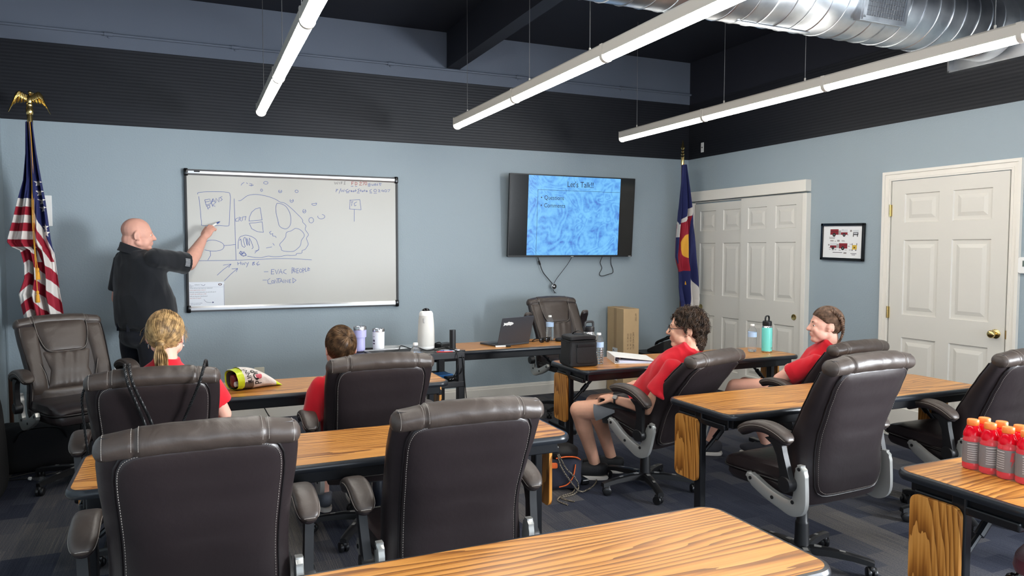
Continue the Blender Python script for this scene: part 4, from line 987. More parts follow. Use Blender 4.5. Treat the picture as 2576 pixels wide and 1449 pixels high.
def flag_base(t):
    G().lathe([(.150, 0), (.152, .010), (.120, .022), (.100, .030), (.085, .052), (.040, .066), (.030, .085), (.036, .10), (.028, .115), (.024, .145), (.030, .15), (.030, .18), (.018, .182)], n=40).build('brass_base', M['brass'], t)
pole(us, 2.50); flag_base(us)
# pole shows in front of the cloth low down
for c_ in us.children:
    if c_.name.startswith(('pole', 'ferrule', 'brass')): pass
    if c_.name.startswith('flag_cloth'): c_.location.y = .030
g = G(); g.lathe([(.020, 2.49), (.024, 2.50), (.024, 2.53), (.019, 2.545), (.022, 2.56)], n=20); g.sq((0, 0, 2.595), (.020, .018, .045), 1, 1, 20, 12); g.sq((.006, -.004, 2.650), (.012, .015, .014), 1, 1, 16, 10); g.cap((.012, -.01, 2.650), (.030, -.014, 2.644), .006, .002, 8)
g.cap((0, 0, 2.56), (0, .004, 2.54), .020, .012, 12); g.build('eagle_finial', M['brass'], us)
for sx in (-1, 1):
    g = G(); top = smooth_path([(sx*.012, 0, 2.625), (sx*.035, -.006, 2.635), (sx*.058, -.010, 2.648), (sx*.078, -.008, 2.630), (sx*.086, -.004, 2.600)], 5)
    for k in range(12):
        p = top[int(2+k*(len(top)-4)/11)]; ln = .050+.065*(k/11)**.9; d = Vector((sx*(.10+.35*(k/11)), .02, -1)).normalized()
        q = [p+d*ln*s_ for s_ in (0, .35, .8, 1)]; g.tube(q, [.009, .010, .008, .004], 6, flat=.5)
    for k in range(9):
        p = top[int(1+k*(len(top)-3)/8)]; g.cap(p, p+Vector((sx*.006, -.004, -.032)), .0105, .006, 8)
    g.build('eagle_wing', M['brass'], us)
def cord(t, pts, ends, name='gold_cord'):
    G().tube(smooth_path(pts, 6), .0026, 6).build(name, M['gold_cord'], t)
    for e in ends:
        g = G(); x, y, z = e; g.lathe([(.006, 0), (.010, -.008), (.009, -.020), (.006, -.026), (.011, -.034), (.015, -.085), (.013, -.088)], (x, y, z), 14)
        g.build('tassel', M['gold_cord'], t)
cord(us, [(.008, -.060, 2.43), (.018, -.080, 2.25), (.024, -.098, 2.0), (.022, -.105, 1.75), (.020, -.095, 1.5), (.026, -.055, 1.36)], [(.026, -.05, 1.36)])
cord(us, [(.0, -.062, 2.43), (.010, -.082, 2.25), (.016, -.100, 2.0), (.012, -.105, 1.7), (.016, -.075, 1.4), (.020, -.055, 1.19)], [(.020, -.05, 1.19)])
co = thing('flag_on_pole', 'blue, white, red and gold flag on a spear-tipped pole in the room corner', 'flag', (-.262, -.30, 0))
def cocol(u, x, z, fr):
    x = x+.262+(-.262); zz = z
    # blue / white / red C / gold disc / blue as the draped cloth shows it
    dx, dz = (x+.292)/.055, (z-1.535)/.125
    if x < -.243+.0:
        if dx*dx+dz*dz < 1 and x > -.345: return 3
        lw = 1.93+(x+.262)*1.6; lr = 1.845+(x+.262)*.9
        if z > lw: return 0
        if x < -.375+.10*(z-1.5): 
            return 2 if z > 1.63 else 0
        if z > lr: return 2
        if z > 1.27+(x+.30)*.1: return 1
        return 0
    lim = 1.27-1.9*(x+.243)
    if z > lim: return 0
    return 2
Tco = [(2.40, -.328, -.283), (2.20, -.335, -.255), (1.95, -.345, -.215), (1.80, -.362, -.185), (1.62, -.385, -.165), (1.42, -.405, -.150), (1.36, -.395, -.145), (1.28, -.372, -.135), (1.10, -.370, -.115), (.96, -.350, -.095), (.93, -.340, -.100), (.70, -.320, -.115), (.45, -.30, -.125)]
o = drape(Tco, .0, cocol, .75, ph=2.0, folds=2.3); o.v = [(x+.262, y, z) for x, y, z in o.v]; fc = o.build('flag_cloth', [FN, FR, FW, FG], co, smooth='all')
for c_ in co.children: c_.location.y = -.035
g = G(); g.tube([(-.042, 0, .06), (-.042, 0, 2.50)], .0135, 12); g.build('pole', M['pole'], co)
G().lathe([(.017, 2.40), (.017, 2.48), (.020, 2.485), (.012, 2.50), (.020, 2.515), (.011, 2.53), (.017, 2.545), (.009, 2.56), (.023, 2.58), (.014, 2.61), (.002, 2.665)], (-.042, 0, 0), 16).build('spear_finial', M['brass'], co)
G().lathe([(.150, 0), (.152, .010), (.120, .022), (.085, .052), (.030, .075), (.028, .15), (.018, .155)], (-.042, 0, 0), 36).build('brass_base', M['brass'], co)
cord(co, [(-.042, -.02, 2.42), (-.028, -.03, 2.2), (-.020, -.045, 1.9), (-.014, -.05, 1.6), (-.014, -.05, 1.36), (-.014, -.05, 1.21)], [(-.014, -.05, 1.21)])
# second brass flag stand with a short pole
fs_ = thing('flag_stand', 'brass flag stand with a bare brown pole, furthest left behind the chair', 'flag stand', (-6.31, -.70, 0))
flag_base(fs_); G().tube([(0, 0, .06), (0, 0, .62)], .0135, 12).build('pole', M['pole'], fs_)
# ---------------------------------------------------------------- things on and around the tables
Z = .7402
def water_bottle(label, loc, full=.6, h=.205, r=.0315):
    t = thing('water_bottle', label, 'bottle', loc, rnd.uniform(0, 360), 'clear plastic water bottles')
    pr = [(.004, 0), (.020, .001), (r-.004, .004), (r, .012)]
    zz = .012
    for k in range(6): pr += [(r, zz+.004), (r-.0022, zz+.009), (r, zz+.014)]; zz += .0155
    pr += [(r, .110), (r, .150), (r*.93, .162), (r*.70, .178), (.0135, .190), (.0125, .197)]
    sh = G().lathe(pr, n=28).build('bottle_shell', M['clearthin'], t)
    G().lathe([(.003, .002)]+[(a-.0012, b_) for a, b_ in pr[2:] if b_ < full*.2] + [(.004, full*.2)], n=28).build('water', M['water'], t)
    G().lathe([(r+.0006, .112), (r+.0006, .148)], n=28, cap=False).build('label_band', mat('label_blue', (176, 200, 226), .4) if 'lb' not in M else M['lb'], t)
    G().lathe([(.0145, .193), (.0145, .205), (.013, .207), (.001, .2075)], n=24).build('cap', M['white'], t)
    return t
M['lb'] = mat('label_blue', (172, 198, 228), .4)
water_bottle('clear water bottle right of the laptop, in front of the empty chair', (-2.385, -1.305, Z))
water_bottle('clear water bottle between the black lunch bag and white binder', (-2.665, -2.585, Z), .75)
water_bottle('clear water bottle touching the turquoise flask', (-1.325, -2.54, Z), .1)
water_bottle('clear water bottle mostly hidden behind the middle left chair, only its cap showing', (-3.925, -2.60, Z), .5)

def cup(label, loc, col, r0, r1, h, straw=False, ribs=False):
    t = thing('tumbler', label, 'tumbler', loc)
    c = mat('tumbler_paint', col, .35)
    g = G(); pr = [(r0-.004, 0), (r0, .003)]
    if ribs: pr += [(r0*1.0, h*.55), (r0*1.0, h*.56), (r1*.97, h*.57)]
    pr += [(r1, h*.86)]
    g.lathe(pr, n=36).build('body', c, t)
    G().lathe([(r1, h*.86), (r1+.0008, h*.862), (r1+.0012, h*.975), (r1-.001, h), (r1-.004, h*.99), (r1-.005, h*.93)], n=36, cap=False).build('steel_rim', M['steel'], t)
    G().lathe([(.001, h*.95), (r1-.006, h*.95), (r1-.004, h*.985), (r1-.012, h*1.0), (r1-.015, h*.97), (.001, h*.968)], n=36).build('lid', M['clearthin'], t)
    if straw: G().tube([(-.01, 0, h*.5), (.012, 0, h*1.16)], .0035, 8).build('straw', M['clearthin'], t)
    return t
cu = cup('lavender steel tumbler with a straw, behind the short-haired boy', (-4.085, -1.80, .802), (172, 170, 214), .034, .0435, .172, True, True)
cu2 = cup('white steel tumbler standing on the cart right of the lavender one', (-3.955, -1.79, .802), (226, 227, 232), .039, .0415, .150)
g = G()
for zz, hh in ((.095, .018), (.062, .014), (.045, .008)): g.loft([[(.0408*math.cos(a), .0408*math.sin(a), z_) for a in [R(190)+R(30)*k/6 for k in range(7)]] for z_ in (zz, zz+hh)], cap=False, close=False)
g.build('printed_mark', mat('mug_print', (92, 88, 96), .5), cu2)
tq = thing('insulated_bottle', 'turquoise insulated bottle with black loop lid', 'bottle', (-1.245, -2.605, Z), 200)
G().lathe([(.034, 0), (.037, .004), (.0372, .012)], n=36).build('steel_foot', M['steel'], tq)
G().lathe([(.0372, .012), (.0375, .175), (.036, .185)], n=36, cap=False).build('body', mat('turquoise_paint', (112, 212, 202), .38), tq)
G().lathe([(.036, .185), (.031, .196), (.0305, .200)], n=36, cap=False).build('steel_neck', M['steel'], tq)
G().lathe([(.0325, .198), (.0335, .202), (.0335, .228), (.028, .234), (.001, .235)], n=36).build('lid', M['blackplastic'], tq)
G().tube(smooth_path([(-.026, 0, .228), (-.028, 0, .25), (-.018, 0, .268), (.018, 0, .268), (.028, 0, .25), (.026, 0, .228)], 6), .007, 10, flat=.7).build('loop_handle', M['blackplastic'], tq)
text_mesh('YETI', .018, Matrix.Rotation(R(-175), 4, 'Z') @ Matrix.Translation((-.018, -.0385, .030)) @ Matrix.Rotation(R(90), 4, 'X'), 'stamped_logo', mat('logo_grey', (140, 160, 160), .4), tq, .0004, 'LEFT', .8)
sb = thing('insulated_bottle', 'large bare steel bottle with black carry lid behind the lunch bag', 'bottle', (-2.635, -2.40, Z), 10)
G().lathe([(.045, 0), (.048, .004), (.048, .155), (.046, .172), (.036, .188), (.034, .200)], n=40).build('body', M['steel'], sb)
G().lathe([(.037, .196), (.038, .200), (.038, .226), (.030, .232), (.001, .233)], n=36).build('lid', M['blackplastic'], sb)
G().tube(smooth_path([(-.034, 0, .205), (-.036, 0, .245), (-.026, 0, .262), (.026, 0, .262), (.036, 0, .245), (.034, 0, .205)], 6), .006, 10, flat=1.4).build('loop_handle', M['blackplastic'], sb)

# black lunch bag
M['nylon'] = mat('black_nylon', (36, 36, 37), .7, bump=(140, .4, 3, .002))
lb = thing('lunch_bag', 'black fabric lunch cooler bag with top handle', 'bag', (-2.812, -2.575, Z), -3)
def bagdef(p): return (.88*p[0]*(1-.05*p[2]/.09)+.004*math.sin(p[2]*60+p[1]*20), p[1]*(1-.06*p[2]/.09)+.004*math.sin(p[2]*45+p[0]*30), p[2])
G().sq((0, 0, .086), (.112, .082, .086), .16, .16, 64, 22, fn=bagdef).build('bag_body', M['nylon'], lb)
G().sq((0, 0, .180), (.095, .080, .016), .35, .2, 56, 10, fn=lambda p: (p[0], p[1], p[2]+.010*math.cos(p[0]*12))).build('lid', M['nylon'], lb)
G().tube([(.096*math.copysign(abs(math.cos(a))**.18, math.cos(a)), .081*math.copysign(abs(math.sin(a))**.18, math.sin(a)), .166) for a in [2*math.pi*i/64 for i in range(65)]], .0032, 6, False).build('zip_piping', M['black'], lb)
G().sq((.010, -.081, .078), (.066, .009, .058), .3, .25, 32, 12).build('front_pocket', M['nylon'], lb)
G().box((.010, -.0895, .140), (.126, .006, .018)).build('pocket_flap', M['black'], lb, bevel=.002)
G().tube(smooth_path([(-.03, .045, .194), (-.02, .03, .214), (.0, .0, .226), (.02, -.02, .214), (.03, -.045, .196)], 6), .011, 8, flat=.25).build('carry_handle', M['black'], lb)
G().tube(smooth_path([(.02, .0, .006), (-.092, -.07, .02), (-.098, -.075, .1), (-.093, -.072, .166)], 6), .0025, 6).build('edge_piping', M['black'], lb)
# white binder
bd = thing('ring_binder', 'white ring binder lying on the table in front of the curly-haired man', 'binder', (-2.385, -2.545, Z), -20)
g = G(); g.add([(-.14, -.135, .0), (-.14, .135, 0), (.135, .135, 0), (.135, -.135, 0), (-.14, -.135, .003), (-.14, .135, .003), (.135, .135, .003), (.135, -.135, .003)], [(0, 1, 2, 3), (7, 6, 5, 4), (0, 3, 7, 4), (1, 5, 6, 2), (2, 6, 7, 3), (0, 4, 5, 1)]); g.build('back_cover', M['white'], bd, smooth=False)
g = G(); g.add([(-.14, -.135, .045), (-.14, .135, .045), (.135, .135, .014), (.135, -.135, .014), (-.14, -.135, .048), (-.14, .135, .048), (.135, .135, .017), (.135, -.135, .017)], [(0, 1, 2, 3), (7, 6, 5, 4), (0, 3, 7, 4), (1, 5, 6, 2), (2, 6, 7, 3), (0, 4, 5, 1)]); g.build('front_cover', M['white'], bd, smooth=False)
G().box((-.1415, 0, .024), (.003, .27, .048)).build('spine', M['white'], bd, bevel=.001)
g = G(); g.add([(-.11, -.128, .004), (-.11, .128, .004), (.125, .128, .004), (.125, -.128, .004), (-.11, -.128, .020), (-.11, .128, .020), (.125, .128, .011), (.125, -.128, .011)], [(0, 1, 2, 3), (7, 6, 5, 4), (0, 3, 7, 4), (1, 5, 6, 2), (2, 6, 7, 3), (0, 4, 5, 1)]); g.build('paper_stack', mat('binder_paper', (208, 214, 234), .8), bd, smooth=False)
g = G()
for y in (-.108, 0, .108): g.tube([(-.118+.018*math.cos(a), y, .024+.018*math.sin(a)) for a in [2*math.pi*i/20 for i in range(21)]], .0018, 6)
g.build('binder_ring', M['chrome'], bd)
# papers and phone further right on the same table
pp = thing('paper_stack', 'loose white papers on the table behind the curly-haired man\'s head', 'papers', (-1.80, -2.50, Z), 12)
for k in range(4): G().box((.004*k, -.003*k, .0008+.0014*k), (.216, .28, .0012)).build('sheet', M['paper'], pp, smooth=False, X=Matrix.Rotation(R(k*3.0-4), 4, 'Z'))
G().prism(rrect(-.038, -.075, .038, .075, .01), .008).build('mobile_phone', M['blackgloss'], None, bevel=.002, X=Matrix.Translation((-1.72, -2.715, Z)) @ Matrix.Rotation(R(78), 4, 'Z'))
ph = bpy.data.objects['mobile_phone']; tag(ph, 'black mobile phone lying at the table edge behind the reclined chair', 'phone')

# laptop with fish sticker
lp = thing('laptop', 'open dark grey laptop with a white fish sticker on its lid', 'laptop', (-2.835, -1.39, Z), 197)
M['lapgrey'] = mat('laptop_grey', (78, 80, 86), .4, metal=.4)
G().prism(rrect(-.165, -.115, .165, .115, .008), .012, Matrix.Translation((0, .0, .002))).build('keyboard_deck', M['lapgrey'], lp, bevel=.001)
g = G()
for r_ in range(5):
    for c_ in range(13): g.box((-.138+.023*c_, -.015+.0195*r_-.0, .0145), (.019, .016, .0016))
g.build('keys', M['blackplastic'], lp, smooth=False)
LX = Matrix.Translation((0, .112, .014)) @ Matrix.Rotation(R(-16), 4, 'X')
G().prism(rrect(-.165, 0, .165, .222, .008), .006, LX @ Matrix.Rotation(R(90), 4, 'X')).build('lid', M['lapgrey'], lp, bevel=.001)
G().box((0, -.0064, .112), (.318, .0006, .20), LX).build('screen', M['blackgloss'], lp, smooth=False)
fish = [(-.045, -.010), (-.056, -.016), (-.052, 0), (-.057, .013), (-.044, .009), (-.025, .009), (-.012, .015), (-.006, .020), (.002, .015), (.022, .014), (.038, .008), (.046, .001), (.038, -.007), (.022, -.011), (.018, -.017), (.010, -.012), (-.014, -.010), (-.020, -.016), (-.028, -.008)]
g = G(); g.prism([(x, y) for x, y in fish], .0008, LX @ Matrix.Translation((.088, .0002, .172)) @ Matrix.Rotation(R(-90), 4, 'X') @ Matrix.Diagonal((-1, -1, 1, 1)))
g.build('fish_sticker', M['white'], lp, smooth=False)
g = thing('marker_pen', 'white and black marker pen lying in front of the laptop', 'pen', (-2.925, -1.572, Z+.007), 84)
G().tube([(0, -.02, 0), (0, .062, 0)], .007, 12).build('barrel', M['white'], g); G().tube([(0, -.06, 0), (0, -.02, 0)], .0076, 12).build('pen_cap', M['black'], g)
sg = thing('sunglasses', 'black wraparound sunglasses folded on the table by the water bottle', 'sunglasses', (-2.50, -1.45, Z), 20)
for sx in (-1, 1):
    G().sq((sx*.033, 0, .022), (.030, .006, .020), .8, .6, 20, 10, fn=lambda p: (p[0], p[1]+abs(p[0])*.25, p[2])).build('dark_lens', M['blackgloss'], sg)
    G().tube(smooth_path([(sx*.064, .006, .034), (sx*.066, .05, .030), (sx*.05, .10, .008)], 5), .004, 6).build('temple', M['black'], sg)
G().tube([(-.064, .004, .038), (-.03, -.004, .042), (.03, -.004, .042), (.064, .004, .038)], .003, 6).build('brow_bar', M['black'], sg)
ms = G().sq((0, 0, .014), (.030, .050, .017), .8, .7, 24, 12).build('computer_mouse', M['black'], None, X=Matrix.Translation((-2.345, -1.43, Z)) @ Matrix.Rotation(R(70), 4, 'Z')); tag(ms, 'small black computer mouse beside the water bottle on the laptop table', 'mouse')
cable('laptop_cable', 'thin black cable running across the laptop table to the right', [(-2.66, -1.33, Z+.004), (-2.58, -1.37, Z+.004), (-2.52, -1.34, Z+.004), (-2.46, -1.37, Z+.004), (-2.40, -1.40, Z+.006), (-2.36, -1.425, Z+.010)], .003)

# cardboard box
M['card'] = mat('cardboard', (196, 166, 126), .85, bump=(40, .08), vary=(6, .05)); M['card2'] = mat('packing_tape', (170, 138, 96), .3)
bx = thing('cardboard_box', 'tall brown cardboard box standing against the front wall', 'box', (-.985, -.225, 0), -4)
G().box((0, 0, .445), (.18, .36, .89)).build('carton', M['card'], bx, smooth=False, bevel=.004)
g = G(); g.box((-.0908, 0, .445), (.0012, .055, .885)); g.box((0, 0, .8912), (.055, .36, .0012)); g.build('tape', M['card2'], bx, smooth=False)
g = G(); g.box((-.0915, .0, .30), (.001, .11, .34)); g.build('shipping_label', M['paper'], bx, smooth=False)
g = G(); rnd2 = random.Random(3)
for k in range(40): g.box((-.0925, -.045+rnd2.random()*.09, .15+rnd2.random()*.30), (.0006, .006+rnd2.random()*.02, .003+rnd2.random()*.004))
g.box((-.0925, 0, .41), (.0006, .09, .012)); g.build('label_print', IB, bx, smooth=False)
CX = Matrix.Translation((0, -.1812, 0)) @ Matrix.Rotation(R(90), 4, 'X')
M['ink_dark2'] = mat('carton_ink', (88, 72, 56), .8)
def ctext(s, sz, u, v_): return text_mesh(s, sz, CX @ Matrix.Translation((u, v_, .0)) @ Matrix.Rotation(R(90), 4, 'Z'), 'printed_text', M['ink_dark2'], bx, 0)
ctext('G. W. 11.3KGS', .026, -.030, .47); ctext('N. W. 10.5KGS', .026, .002, .47); ctext('1CBF 0.041CBM', .026, .034, .47); ctext('2022-09', .024, .06, .76)
# desk phone on a small black stand
st = thing('low_stand', 'low black stand under the desk phone by the front wall', 'stand', (-.66, -.36, 0))
G().box((0, 0, .405), (.36, .42, .03)).build('top', M['blackplastic'], st, bevel=.004)
for x in (-.16, .16):
    for y in (-.18, .18): G().box((x, y, .195), (.03, .03, .39)).build('leg', M['blackplastic'], st, smooth=False)
G().box((0, 0, .12), (.32, .38, .02)).build('shelf', M['blackplastic'], st, smooth=False)
dp = thing('desk_phone', 'black office desk phone with handset, right of the cardboard box', 'phone', (-.62, -.38, .4202), 205)
DPX = Matrix.Translation((0, 0, .0)) @ Matrix.Rotation(R(0), 4, 'X')
g = G(); g.loft([[(-.10, -.10, 0.002), (.10, -.10, .002), (.10, -.10, .03), (-.10, -.10, .03)], [(-.10, .10, .002), (.10, .10, .002), (.10, .10, .13), (-.10, .10, .13)]]); g.build('phone_base', M['blackplastic'], dp, smooth=False, bevel=.006)
g = G(); g.tube(smooth_path([(-.07, -.09, .050), (-.07, -.08, .085), (-.07, 0, .125), (-.07, .10, .165), (-.07, .115, .145)], 6), [.018]*3+[.016]*19+[.02]*3, 10, flat=.8); g.build('handset', M['blackgloss'], dp)
g = G(); g.loft([[(-.01, .02, .105), (.09, .02, .105), (.09, .02, .108), (-.01, .02, .108)], [(-.01, .13, .185), (.09, .13, .185), (.09, .13, .188), (-.01, .13, .188)]]); g.build('display', M['blackgloss'], dp)
g = G()
for r_ in range(4):
    for c_ in range(3): g.box((.01+.025*c_, -.07+.022*r_, .048+.011*r_), (.017, .014, .005))
g.build('keypad', M['greyinsert'], dp, smooth=False)

# black cart beside the whiteboard with its clutter
ct = thing('utility_cart', 'black plastic utility cart with a tall corner post, behind the left front table', 'cart', (-3.82, -1.91, 0))
g = G(); g.box((0, 0, .790), (.72, .46, .02)); 
for p, d in (((0, -.225, .785), (.74, .03, .045)), ((0, .225, .785), (.74, .03, .045)), ((-.36, 0, .785), (.03, .46, .045)), ((.36, 0, .785), (.03, .46, .045))): g.box(p, d)
g.build('top_shelf', M['blackplastic'], ct, smooth=False, bevel=.005)
g = G(); g.box((0, 0, .585), (.70, .44, .02)); g.box((0, -.225, .59), (.74, .035, .04)); g.box((0, .225, .59), (.74, .03, .04)); g.box((.36, 0, .59), (.03, .46, .04)); g.build('middle_shelf', M['blackplastic'], ct, smooth=False, bevel=.005)
for x in (-.345, .345):
    for y in (-.215, .215):
        G().box((x, y, .41), (.05, .05, .74)).build('post', M['blackplastic'], ct, smooth=False, bevel=.006)
        G().lathe([(.008, -.008), (.026, -.008), (.026, .008), (.008, .008)], n=18, X=Matrix.Translation((x, y, .0265)) @ Matrix.Rotation(R(90), 4, 'X')).build('caster', M['caster'], ct)
G().tube([(.330, -.10, .80), (.330, -.10, .945)], .0215, 20).build('corner_post', M['blackplastic'], ct)
g = G(); g.box((0, 0, .12), (.70, .44, .02)); g.build('bottom_shelf', M['blackplastic'], ct, smooth=False)
CZ = .8004
ow = thing('conference_camera', 'tall white tapered conference camera with dark dome top, on the cart', 'camera', (-3.635, -1.865, CZ))
G().lathe([(.050, 0), (.056, .006), (.058, .012), (.058, .024)], n=40).build('base_ring', M['white'], ow)
M['mesh_white'] = mat('speaker_mesh', (206, 203, 196), .75, bump=(420, .25, 1, .001))
G().lathe([(.058, .024), (.0595, .05), (.058, .12), (.053, .20), (.049, .238)], n=40, cap=False).build('speaker_cloth', M['mesh_white'], ow)
G().lathe([(.049, .238), (.048, .252), (.040, .266), (.028, .270)], n=40, cap=False).build('shoulder', M['white'], ow)
G().lathe([(.029, .268), (.026, .278), (.016, .286), (.001, .289)], n=32).build('camera_dome', M['blackgloss'], ow)
G().box((-.030, -.046, .205), (.010, .006, .030)).build('side_mark', M['greyinsert'], ow, bevel=.002)
sl_ = thing('closed_laptop', 'flat grey open laptop on the cart behind the boy\'s chair', 'laptop', (-3.900, -1.990, CZ), 4)
G().box((0, 0, .008), (.34, .22, .014)).build('deck', M['lapgrey'], sl_, bevel=.003); G().box((0, .01, .0156), (.30, .12, .001)).build('keys', M['black'], sl_, smooth=False); G().box((0, .118, .010), (.34, .016, .016)).build('hinge_bar', M['alu'], sl_, bevel=.002)
tr = thing('silver_laptop', 'closed silver laptop at the back of the cart behind the tumblers', 'laptop', (-3.790, -1.775, CZ), -3)
G().prism(rrect(-.16, -.085, .16, .085, .01), .016).build('case', M['alu'], tr, bevel=.003); G().box((0, 0, .0175), (.05, .03, .001)).build('lid_badge', M['greyinsert'], tr, smooth=False)
rc = thing('calculator', 'grey calculator lying at the right end of the cart', 'calculator', (-3.525, -1.965, CZ), 22)
G().prism(rrect(-.07, -.04, .07, .04, .008), .014).build('case', M['greyinsert'], rc, bevel=.002)
g = G()
for r_ in range(3):
    for c_ in range(5): g.box((-.05+.022*c_, -.026+.018*r_, .0155), (.015, .011, .003))
g.build('keys', M['black'], rc, smooth=False)
for k, (x, y, a, c_) in enumerate(((-3.66, -2.150, 75, (60, 90, 170)), (-3.63, -2.135, 82, (230, 230, 235)), (-3.70, -2.19, 70, (190, 60, 60)), (-3.645, -2.175, 88, (220, 220, 225)), (-3.60, -2.16, 64, (40, 40, 46)))):
    p = thing('pen', ['blue pen among the pens at the right end of the cart', 'upper white pen among the pens at the right end of the cart', 'red pen at the front edge of the cart beside the chair', 'lower white pen among the pens at the right end of the cart', 'black pen among the pens at the right end of the cart'][k], 'pen', (x+.13, y+.11, CZ+.005), a, 'pens on the cart')
    G().tube([(0, -.055, 0), (0, .055, 0)], .0048, 8).build('barrel', mat('pen_plastic', c_, .4), p); G().tube([(0, .055, 0), (0, .068, 0)], [.0045, .001], 8).build('tip', M['steel'], p)
pa = G().box((0, 0, 0), (.12, .07, .030)).build('power_adapter', M['blackplastic'], None, bevel=.004, X=Matrix.Translation((-3.49, -1.82, CZ+.0155)) @ Matrix.Rotation(R(25), 4, 'Z')); tag(pa, 'black power adapter brick behind the calculator on the cart', 'power adapter')
crd = G().box((0, 0, 0), (.10, .065, .006)).build('beige_card', mat('beige_card', (206, 196, 166), .6), None, smooth=False, X=Matrix.Translation((-3.765, -2.075, CZ+.003)) @ Matrix.Rotation(R(14), 4, 'Z')); tag(crd, 'beige plastic card on the cart beside the small water bottle', 'card')
for k, (pts, lbl) in enumerate((
    ([(-4.10, -2.13, CZ+.018), (-4.02, -2.17, CZ+.03), (-3.98, -2.10, CZ+.05), (-3.90, -2.05, CZ+.022), (-3.86, -2.04, CZ+.03), (-3.79, -2.09, CZ+.006), (-3.70, -2.13, CZ+.02), (-3.62, -2.22, CZ+.01), (-3.60, -2.262, CZ-.03), (-3.58, -2.27, .55), (-3.55, -2.29, .2), (-3.52, -2.28, .01), (-3.45, -2.2, .006)], 'black cable crossing the cart top and dropping to the floor'),
    ([(-3.72, -1.93, CZ+.02), (-3.66, -1.95, CZ+.04), (-3.66, -2.03, CZ+.02), (-3.64, -2.10, CZ+.02), (-3.64, -2.255, CZ+.008), (-3.64, -2.285, .74), (-3.66, -2.28, .66), (-3.68, -2.22, .612), (-3.72, -2.18, .61)], 'black cable looping over the right end of the cart to the lower shelf'),
    ([(-3.60, -2.27, .70), (-3.62, -2.26, .66), (-3.68, -2.2, .62), (-3.75, -2.15, .612)], 'short black cable between the two upper shelves of the cart'))):
    cable('power_cable', lbl, [(a+.13, b_+.11, c_) for a, b_, c_ in pts], .0032)
rt_ = thing('network_box', 'blue and black network box with cables on the cart\'s middle shelf', 'electronics', (-3.570, -1.950, .5955), 15)
G().box((0, 0, .02), (.16, .12, .04)).build('case', mat('router_blue', (40, 104, 168), .4), rt_, bevel=.005); G().box((.05, -.08, .015), (.10, .06, .03)).build('adapter', M['blackplastic'], rt_, bevel=.004); G().box((.03, -.112, .018), (.03, .004, .012)).build('plug', M['white'], rt_)

# snack bag
sk = thing('chip_bag', 'opened white and lime green chip bag lying on the left front table', 'snack bag', (-4.835, -2.535, Z), 20)
M['bagwhite'] = mat('bag_white', (226, 218, 212), .32, bump=(28, .9, 3, .010)); M['lime'] = mat('bag_lime', (206, 222, 40), .3, bump=(28, .7, 3, .008)); M['bagsilver'] = mat('bag_inside', (120, 112, 108), .25, metal=.6, bump=(40, .8, 3, .006))
def bring(x, w_, h_, sq_=.75, n_=30, z0=0, yo=0):
    out_ = []
    for j in range(n_):
        a = 2*math.pi*j/n_; c_, s_ = math.cos(a), math.sin(a)
        nz_ = 1+.07*noise.noise(Vector((x*22, c_*2.2, s_*2.2)))
        out_.append((x+.006*noise.noise(Vector((x*9, a, 5))), yo+w_*math.copysign(abs(c_)**sq_, c_)*nz_, max(.002, z0+h_+h_*math.copysign(abs(s_)**sq_, s_)*nz_)))
    return out_
g = G(); g.loft([bring(-.085+.19*i/14, .085-.015*(i/14), .056*(1-(i/14)**2.2*.72)+.002) for i in range(15)], cap=False); g.build('bag_film', M['bagwhite'], sk, smooth='all')
g = G(); g.loft([bring(-.118+.036*i/4, .088-.0*i, .052+.001*i) for i in range(5)], cap=False); g.build('lime_rim', M['lime'], sk, smooth='all')
g = G(); g.loft([bring(.103+.045*i/5, .070-.002*i, .0165*(1-i/5)+.002) for i in range(6)], cap=True); g.build('lime_tail', M['lime'], sk, smooth='all')
g = G(); g.loft([bring(-.112+.10*i/6, .082*(1 if i < 6 else .05), .048-.002*i, z0=0 if i < 6 else .04) for i in range(7)], cap=False); g.f = [f[::-1] for f in g.f]; g.build('bag_lining', M['bagsilver'], sk, smooth='all')
G().sq((-.088, .030, .040), (.018, .030, .036), .5, .5, 20, 10).build('red_packet', mat('packet_red', (120, 24, 28), .3, bump=(60, .5)), sk)
G().sq((-.088, .072-.02, .042), (.012, .012, .034), .5, .5, 20, 10).build('dark_packet', M['blackgloss'], sk)
G().lathe([(.0145, 0), (.0145, .014), (.012, .016), (.001, .016)], n=20, X=Matrix.Translation((-.092, -.018, .030)) @ Matrix.Rotation(R(-90), 4, 'Y')).build('bottle_cap', M['paper'], sk)
def btxt(s_, sz, x0, a0, ang, m_):
    """lettering wrapped on the curved film"""
    o = text_mesh(s_, sz, Matrix(), 'printed_lettering', m_, sk, .0004); ca, sa = math.cos(R(ang)), math.sin(R(ang))
    for v_ in o.data.vertices:
        tx, ty = v_.co.x, v_.co.y; x = x0+tx*ca-ty*sa; q = tx*sa+ty*ca; t_ = max(0, (x+.085)/.19)
        w_, h_ = .085-.015*t_, .056*(1-t_**2.2*.72)+.002; a = R(a0)-q/.075; c_, s2 = math.cos(a), math.sin(a); nz_ = 1+.07*noise.noise(Vector((x*22, c_*2.2, s2*2.2)))
        v_.co = (x, (w_*math.copysign(abs(c_)**.75, c_))*nz_*1.02-.001, h_+h_*math.copysign(abs(s2)**.75, s2)*nz_*1.02+.0025)
btxt('SKINNY', .036, -.030, 205, 105, M['black']); btxt('POP', .056, .020, 200, 105, M['black'])
G().sq((.0, -.070, .068), (.022, .012, .014), .6, .9, 16, 8).build('pink_print', mat('print_pink', (222, 110, 126), .4), sk)

